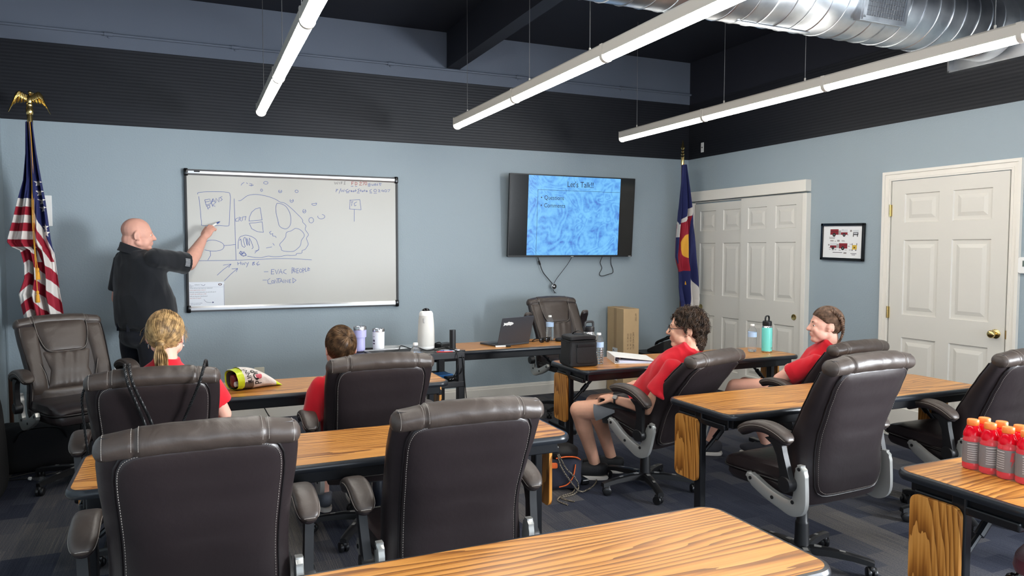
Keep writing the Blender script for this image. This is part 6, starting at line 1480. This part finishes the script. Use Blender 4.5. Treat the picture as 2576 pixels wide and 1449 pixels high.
# --- seated figures (local frame: chair hub at origin, facing +y)
def seated(label, loc, rz, J, skn, s=1.0, hs=1.0, shirt='shirt_red', bottom='shorts', hands=True, shirt_w=1.0, brow=(70, 50, 40), male=True, extra=None, shoes=None, sole=None, knee_cover=.62, sleeve=.62, hdirs=None, jaw=1.0):
    t = thing('person', label, 'person', (*loc, 0), rz)
    M['skin_now'] = skn; g = G(); V = {k: Vector(v) for k, v in J.items()}
    if 'world' in J:
        Wi = (Matrix.Translation((*loc, 0)) @ Matrix.Rotation(R(rz), 4, 'Z')).inverted()
        for k in V:
            if k in ('world', 'yawL', 'yawR'): continue
            V[k] = (Wi.to_3x3() @ V[k]) if k == 'face' else Wi @ V[k]
    B = basis(V['face']); H = V['head']; head_prims(g, H, B, hs, male, jaw)
    g.cap(H+B @ Vector((0, -.03, -.04))*hs, V['neck'], (.052 if male else .046)*hs, (.056 if male else .050)*s); 
    mid = V['pelvis'].lerp(V['neck'], .5); up_ = (V['neck']-V['pelvis']).normalized(); Bt = basis(Vector((0, 1, 0)), up_); Bt = basis(Vector((1, 0, 0)).cross(up_)*-1 if Vector((1, 0, 0)).cross(up_).y < 0 else Vector((1, 0, 0)).cross(up_), up_)
    rx = Bt @ Vector((1, 0, 0)); fy = Bt @ Vector((0, 1, 0))
    g.ell(V['pelvis'], (.155*s, .115*s, .12*s), Bt); g.ell(V['pelvis'].lerp(V['neck'], .38), (.140*s, .105*s, .15*s), Bt); g.ell(V['pelvis'].lerp(V['neck'], .68), (.160*s, .105*s, .15*s), Bt)
    for sd in ('L', 'R'):
        limb(g, V['s'+sd], V['e'+sd], V['w'+sd], .046*s, .039*s, .025*s)
        if hands:
            dd, pn, cu, th_ = (hdirs or {}).get(sd, ((V['w'+sd]-V['e'+sd]), (0, 0, -1), 45, 1 if sd == 'L' else -1)); hand(g, V['w'+sd], dd, pn, .95*s, cu, th_)
        hp = V['pelvis']+rx*(.085*s*(1 if sd == 'R' else -1))
        limb(g, hp, V['k'+sd], V['a'+sd], .082*s, .057*s, .036*s, 1)
        yaw = V.get('yaw'+sd, Vector((0, 0, 0))).x
        fdir = Matrix.Rotation(R(yaw), 3, 'Z') @ Vector((0, 1, 0)); g.cap(V['a'+sd]+Vector((0, 0, -.03)), V['a'+sd]+Vector((0, 0, -.045))+fdir*.09, .034*s, .026*s)
        shoe(t, (V['a'+sd].x, V['a'+sd].y), yaw, shoes, sole, s)
    remesh(g, 'body', skn, .0055, 4, None, t)
    face_parts(t, H, B, hs, brow)
    # T-shirt
    g = G(); rings = []
    for f, wd, dp_ in ((-.12, .172, .135), (.05, .172, .135), (.3, .165, .130), (.55, .176, .126), (.75, .188, .120), (.88, .172, .100), (.97, .112, .085), (1.04, .078, .072), (1.10, .068, .066)):
        c = V['pelvis'].lerp(V['neck'], f)
        rings.append([c+rx*wd*s*shirt_w*math.copysign(abs(math.cos(a))**.85, math.cos(a))+fy*dp_*s*shirt_w*math.copysign(abs(math.sin(a))**.9, math.sin(a)) for a in [2*math.pi*j/36 for j in range(36)]])
    g.loft(rings)
    for sd in ('L', 'R'):
        g.ell(V['s'+sd], (.060*s, .060*s, .060*s)); frus(g, V['s'+sd], V['s'+sd].lerp(V['e'+sd], sleeve), .060*s, .072*s)
    remesh(g, 't_shirt', M[shirt], .006, 4, (.009, 8), t)
    g = G()
    for sd in ('L', 'R'):
        hp = V['pelvis']+rx*(.085*s*(1 if sd == 'R' else -1)); e = hp.lerp(V['k'+sd], knee_cover); frus(g, hp, e, .100*s, .084*s, 24)
    g.ell(V['pelvis'], (.178*s, .138*s, .125*s), Bt); remesh(g, 'shorts', M[bottom], .008, 3, (.006, 8), t)
    if extra: extra(t, H, B, hs, V)
    return t

# girl with ponytail, second chair from the left
SKf = skin('skin_fair', (226, 172, 152)); SKm = skin('skin_light', (214, 162, 136))
HB = hairmat('blonde_hair', (104, 80, 52), (190, 154, 104)); HBr = hairmat('brown_hair', (56, 40, 28), (112, 84, 58)); HC = hairmat('dark_curly_hair', (30, 23, 20), (78, 60, 47), .5); HW = hairmat('brown_braided_hair', (62, 46, 36), (122, 96, 78))
def hair_cap(t, C_, B, s, m_, cut, name='hair', r=(.0775, .0990, .0865), zoff=0):
    """closed scalp shell: cut(p) True where hair grows"""
    g = G(); N, K = 96, 54; rings = []
    for i in range(1, K):
        a = -math.pi/2+math.pi*i/K; rings.append([(r[0]*math.cos(a)*math.cos(2*math.pi*j/N), r[1]*math.cos(a)*math.sin(2*math.pi*j/N), r[2]*math.sin(a)) for j in range(N)])
    vs = []; 
    for ring in rings:
        for p in ring:
            k_ = .90+.10*max(0, min(1, cut(Vector(p))/.007+.4))
            vs.append(C_(Vector(p)*k_))
    fs = [(i*N+j, i*N+(j+1) % N, (i+1)*N+(j+1) % N, (i+1)*N+j) for i in range(len(rings)-1) for j in range(N)]
    fs.append(tuple((len(rings)-1)*N+j for j in range(N))); fs.append(tuple(range(N-1, -1, -1)))
    return G().add(vs, fs).build(name, m_, t, smooth='all')
def girl_extra(t, H, B, s, V):
    C_ = headspace(H, B, s); K = Vector((0, -.100, -.052))
    cut = hairline(-.068)
    hc = hair_cap(t, C_, B, s, HB, cut, 'hair', (.081, .102, .099))
    def roots(i):
        for _ in range(30):
            v_ = Vector((rnd.gauss(0, 1), rnd.gauss(0, 1), rnd.gauss(0, 1))).normalized(); p = Vector((v_.x*.082, v_.y*.103, v_.z*.100))
            if cut(p) > 0: return p
    dirf = lambda p: (K-p)+Vector((.012*math.sin(p.z*70), 0, .0))
    g = G()
    for i in range(1500):
        p = roots(i)
        if p is None: continue
        path = []; off = rnd.uniform(.0, .006); n_ = 9; L_ = min((K-p).length*1.05, rnd.uniform(.05, .12))
        for q_ in range(n_+1):
            nr = Vector((p.x/.082**2, p.y/.103**2, p.z/.100**2)).normalized(); k_ = 1/math.sqrt((p.x/.082)**2+(p.y/.103)**2+(p.z/.100)**2); ps = p*k_
            path.append(C_(ps+nr*off)); d = dirf(ps); d = d-nr*d.dot(nr)
            if d.length < .012: break
            p = ps+d.normalized()*L_/n_
        if len(path) > 3: g.tube(path, [.0013]*(len(path)-1)+[.0004], 4, False)
    g.build('hair_strands', HB, hc)
    g = G(); kn = C_(K+Vector((0, -.012, 0)))
    g.ell(kn, (.022*s, .020*s, .020*s), B)
    for i in range(160):
        a = rnd.uniform(0, 6.28); r_ = rnd.uniform(0, .026); dx = math.cos(a)*r_; dy = math.sin(a)*r_
        pts = [C_(K+Vector((dx*.4, -.008+dy*.3, .006))), C_(K+Vector((dx*.8, -.026+dy*.6, -.020))), C_(K+Vector((dx*1.25+.004, -.030+dy, -.06))), C_(K+Vector((dx*1.0+.006+rnd.uniform(-.006, .006), -.026+dy, -.11-rnd.uniform(0, .04))))]
        g.tube(smooth_path(pts, 4), [.0017]*12+[.0005], 4, False)
    g.build('ponytail', HB, hc)
    G().tube([C_(K+Vector((.019*math.cos(a), -.014+.006*math.sin(a), .002+.015*math.sin(a)))) for a in [2*math.pi*k/16 for k in range(17)]], .0035, 6).build('hair_tie', HBr, hc)
    for sx in (-1, 1):
        e = H+B @ Vector((sx*.080, -.002, -.046))*s
        G().tube([e+Vector((0, .007*math.cos(a), .009*math.sin(a))) for a in [2*math.pi*k/14 for k in range(15)]], .0018, 6).build('hoop_earring', M['steel'], t)
    g = G()
    for k in range(26):
        sx = rnd.choice((-1, 1)); p0 = Vector((sx*.082, rnd.uniform(-.02, .02), rnd.uniform(-.02, .03)))
        g.tube(smooth_path([C_(p0), C_(p0+Vector((sx*rnd.uniform(.006, .020), -.005, -.02))), C_(p0+Vector((sx*rnd.uniform(.008, .030), rnd.uniform(-.02, 0), -.045)))], 4), .0006, 4, False)
    g.build('loose_wisps', HB, hc)
seated('girl with a blonde ponytail and red shirt seated near the whiteboard', (-5.285, -2.98), -4,
       dict(head=(.035, .03, 1.085), face=(.10, .99, .02), neck=(.04, -.01, .955), pelvis=(0, .02, .55), sL=(-.125, -.02, .885), sR=(.205, .0, .885), eL=(-.19, .06, .68), eR=(.285, .05, .69), wL=(-.10, .36, .775), wR=(.17, .42, .775),
            kL=(-.10, .44, .50), kR=(.10, .44, .50), aL=(-.10, .40, .10), aR=(.10, .40, .10)), SKf, .88, .96, sleeve=.72, extra=girl_extra, brow=(130, 100, 70), shirt_w=.92)

# boy with short hair
def boy_extra(t, H, B, s, V):
    C_ = headspace(H, B, s); Wh = Vector((.022, -.085, .045))
    cut = hairline(-.062)
    hc = hair_cap(t, C_, B, s, HBr, cut, 'hair', (.079, .1005, .096))
    def roots(i):
        for _ in range(30):
            v_ = Vector((rnd.gauss(0, 1), rnd.gauss(0, 1), rnd.gauss(0, 1))).normalized(); p = Vector((v_.x*.079, v_.y*.101, v_.z*.096))
            if cut(p) > 0: return p
    def dirf(p):
        d = p-Wh; sw = Vector((0, -1, .4)).cross(d)*.5
        d2 = d.normalized()+sw*3*max(0, .05-d.length)*8
        return d2 + Vector((-.15, 0, -.15))
    lay(roots, dirf, C_, (.079, .101, .096), 3400, .040, .00125, .005, 0, 5).build('hair_strands', HBr, hc)
seated('boy with short brown hair and big ears, seen from behind', (-4.30, -2.95), 2,
       dict(head=(-.130, .0, .985), face=(.02, 1, .06), neck=(-.125, -.035, .865), pelvis=(-.09, .03, .53), sL=(-.245, -.03, .800), sR=(.0, -.02, .80), eL=(-.300, -.02, .60), eR=(.07, .15, .62), wL=(-.20, .26, .66), wR=(.05, .32, .66),
            kL=(-.16, .42, .49), kR=(.04, .42, .49), aL=(-.14, .42, .095), aR=(.05, .46, .095)), SKf, .80, .94, extra=boy_extra, brow=(90, 64, 44), shoes=mat('grey_sneaker', (96, 100, 108), .8, bump=(220, .6)), sleeve=.8, knee_cover=.75)

# curly-haired man
def specs(t, H, B, s):
    P = lambda x, y, z: H + B @ (Vector((x, y, z))*s)
    g = G()
    for sx in (-1, 1):
        g.tube([P(sx*(.034+.025*math.copysign(abs(math.cos(a))**.6, math.cos(a))), .106-.010*abs(math.cos(a)), .006+.018*math.copysign(abs(math.sin(a))**.6, math.sin(a))) for a in [2*math.pi*k/24 for k in range(25)]], .0019, 6, False)
        g.tube([P(sx*.059, .100, .014), P(sx*.074, .06, .012), P(sx*.079, .0, .010), P(sx*.079, -.02, .0)], .0018, 6)
    g.tube([P(-.009, .105, .010), P(0, .108, .014), P(.009, .105, .010)], .0018, 6)
    f = g.build('glasses', M['black'], t)
    for sx in (-1, 1): G().tube([P(sx*.034, .1045, .006), P(sx*.034, .1055, .006)], .020*s, 20).build('lens', M['clearthin'], f)
def curly_extra(t, H, B, s, V):
    C_ = headspace(H, B, s)
    cut = hairline(-.085, ear=.024, temple=.62, front=.070)
    hc = hair_cap(t, C_, B, s, HC, cut, 'hair', (.081, .1025, .101))
    def roots(i):
        for _ in range(40):
            v_ = Vector((rnd.gauss(0, 1), rnd.gauss(0, 1), rnd.gauss(0, 1))).normalized(); p = Vector((v_.x*.082, v_.y*.104, v_.z*.102))
            if cut(p) > 0: return p
    dirf = lambda p: Vector((p.x*1.2, -.02 if p.z > .03 else -.05, -.055)) + Vector((noise.noise(p*30), noise.noise(p*30+Vector((9, 0, 0))), noise.noise(p*30+Vector((0, 9, 0)))))*.10
    lay(roots, dirf, C_, (.082, .104, .102), 2000, .052, .0020, .008, .0075, 10, .0).build('hair_curls', HC, hc)
    lay(roots, dirf, C_, (.084, .106, .103), 380, .065, .0010, .016, .011, 12, .0).build('flyaway_curls', HC, hc)
    C2 = headspace(H, B, s, (0, -.040, -.040))
    def nroots(i):
        a = rnd.uniform(R(195), R(345)); return Vector((.060*math.cos(a), .062*math.sin(a), rnd.uniform(-.05, .045)))
    lay(nroots, lambda p: Vector((p.x*.8, -.01, -.06)), C2, (.062, .064, .10), 520, .045, .0020, .007, .0075, 9).build('nape_curls', HC, hc)
    specs(t, H, B, s)
    # stubble shadow: short hairs on jaw
    g = G()
    for i in range(1100):
        sx = rnd.choice((-1, 1)); f = rnd.random(); x = sx*(.066-.045*f**1.5); y = -.0+.070*f; z = -.055-.030*f+rnd.uniform(-.012, .028)
        p = Vector((x, y, z)); c = Vector((0, .030, -.035)); d = (p-c); d = Vector((d.x/.064, d.y/.064, d.z/.07)).normalized(); q_ = c+Vector((d.x*.0655, d.y*.0645, d.z*.070)); 
        a = H+B @ (q_*s); g.tube([a, a+(B @ Vector((d.x, d.y, d.z-.5))).normalized()*.003], .00026, 3, False)
    g.build('stubble', HC, t)
    # watch
    w_ = V['wL']; d = (V['wL']-V['eL']).normalized(); c = w_-d*.012; u = d.orthogonal().normalized(); v_ = d.cross(u)
    wt = G().tube([c+(u*math.cos(a)+v_*math.sin(a))*.0295 for a in [2*math.pi*k/24 for k in range(25)]], .008, 8, False, None, .35).build('watch_strap', M['black'], t)
    nn = Vector((-.75, -.1, .65)); nn = (nn-d*nn.dot(d)).normalized()
    G().sq((0, 0, 0), (.013, .016, .005), .4, .4, 20, 8, Matrix.Translation(c+nn*.033) @ Matrix((d.cross(nn), d, nn)).transposed().to_4x4()).build('watch_face', M['greyinsert'], wt)
    # grey side panel of the shorts
    hp = V['pelvis']-Vector((.085, 0, 0)); e = hp.lerp(V['kL'], .66); dd = (e-hp).normalized()
    g = G(); r0 = .099; uu = Vector((-1, 0, 0)); vv = dd.cross(uu).normalized()
    g.loft([[hp.lerp(V['kL'], f)+uu*(.108-.012*f)*math.cos(a)+vv*(.108-.012*f)*math.sin(a) for a in [R(-34+34*(1-wf))+R(60*wf)*k/6 for k in range(7)]] for f, wf in ((.28, .15), (.40, .45), (.52, .8), (.60, 1.0), (.625, 1.05))], cap=False, close=False)
    g.build('grey_side_panel', mat('grey_panel', (112, 114, 118), .8), t)
seated('man with curly dark hair, glasses and red T-shirt reclining in a chair', (-2.55, -2.97), 30,
       dict(world=(1, 0, 0), head=(-2.448, -3.235, 1.026), face=(-.80, .60, -.03), neck=(-2.455, -3.275, .895), pelvis=(-2.56, -2.99, .535), sL=(-2.625, -3.345, .815), sR=(-2.295, -3.165, .815), eL=(-2.715, -3.235, .575), eR=(-2.36, -2.97, .60), wL=(-2.795, -3.010, .590), wR=(-2.575, -2.91, .655),
            kL=(-2.915, -2.770, .490), kR=(-2.72, -2.62, .49), aL=(-2.735, -2.665, .10), aR=(-2.56, -2.58, .10), yawL=(28, 0, 0), yawR=(22, 0, 0)), SKm, 1.0, 1.0, extra=curly_extra, brow=(36, 26, 22), sleeve=.60, knee_cover=.60,
       hdirs=dict(L=((.25, .95, .12), (.2, -.1, -1), 38, 1), R=((-.8, .35, .0), (-.1, -.1, -1), 50, -1)))

# woman with a braid
def braid_extra(t, H, B, s, V):
    C_ = headspace(H, B, s)
    cut = hairline(-.070, ear=.020, temple=.75)
    hc = hair_cap(t, C_, B, s, HW, cut, 'hair', (.080, .101, .098)); K = Vector((-.060, -.060, .01))
    def roots(i):
        for _ in range(30):
            v_ = Vector((rnd.gauss(0, 1), rnd.gauss(0, 1), rnd.gauss(0, 1))).normalized(); p = Vector((v_.x*.081, v_.y*.102, v_.z*.099))
            if cut(p) > 0: return p
    dirf = lambda p: Vector((K.x-p.x, -.09 - (p.y*.2), (K.z-p.z)*.7))
    lay(roots, dirf, C_, (.081, .102, .099), 1800, .075, .0012, .002, 0, 7).build('hair_strands', HW, hc)
    g = G(); cl = smooth_path([C_(Vector(p)) for p in ((-.050, -.010, .078), (-.066, -.036, .056), (-.070, -.058, .024), (-.064, -.072, -.012), (-.056, -.078, -.048), (-.048, -.076, -.085), (-.046, -.064, -.118), (-.050, -.046, -.140), (-.056, -.030, -.152))], 14)
    for ph_ in (0, 1, 2):
        pts = []; rr_b = []
        for i, p in enumerate(cl):
            tt = (cl[min(i+1, len(cl)-1)]-cl[max(i-1, 0)]).normalized(); out_ = (p-C_(Vector((0, 0, p.z*0)))).normalized(); out_ = (out_-tt*out_.dot(tt)).normalized(); sd = tt.cross(out_)
            a = i*.36+ph_*2*math.pi/3; w_ = .0115*(1-.45*i/len(cl)); pts.append(p+sd*math.sin(a)*w_+out_*math.sin(2*a)*w_*.42); rr_b.append(.0068*(1-.45*i/len(cl)))
        g.tube(pts, rr_b, 8)
    g.build('braid', HW, hc)
seated('woman with a brown braid and red T-shirt seated by the turquoise bottle', (-1.41, -3.09), 30,
       dict(world=(1, 0, 0), head=(-1.410, -3.300, 1.010), face=(-.86, .50, -.02), neck=(-1.395, -3.335, .875), pelvis=(-1.41, -3.10, .54), sL=(-1.555, -3.375, .790), sR=(-1.275, -3.235, .795), eL=(-1.675, -3.180, .665), eR=(-1.27, -3.0, .66), wL=(-1.475, -3.03, .675), wR=(-1.47, -3.07, .71),
            kL=(-1.50, -2.67, .53), kR=(-1.640, -2.725, .535), aL=(-1.36, -2.74, .10), aR=(-1.675, -2.515, .10), yawL=(4, 0, 0), yawR=(22, 0, 0)), SKf, .95, .98, extra=braid_extra, brow=(90, 66, 52), sleeve=.72, knee_cover=.40, shirt_w=1.0,
       hdirs=dict(L=((.9, .2, .1), (0, -1, 0), 30, 1), R=((-.9, .1, 0), (0, -1, 0), 30, -1)), male=False, jaw=.92, shoes=mat('grey_white_sneaker', (58, 58, 64), .8, bump=(200, .6)))
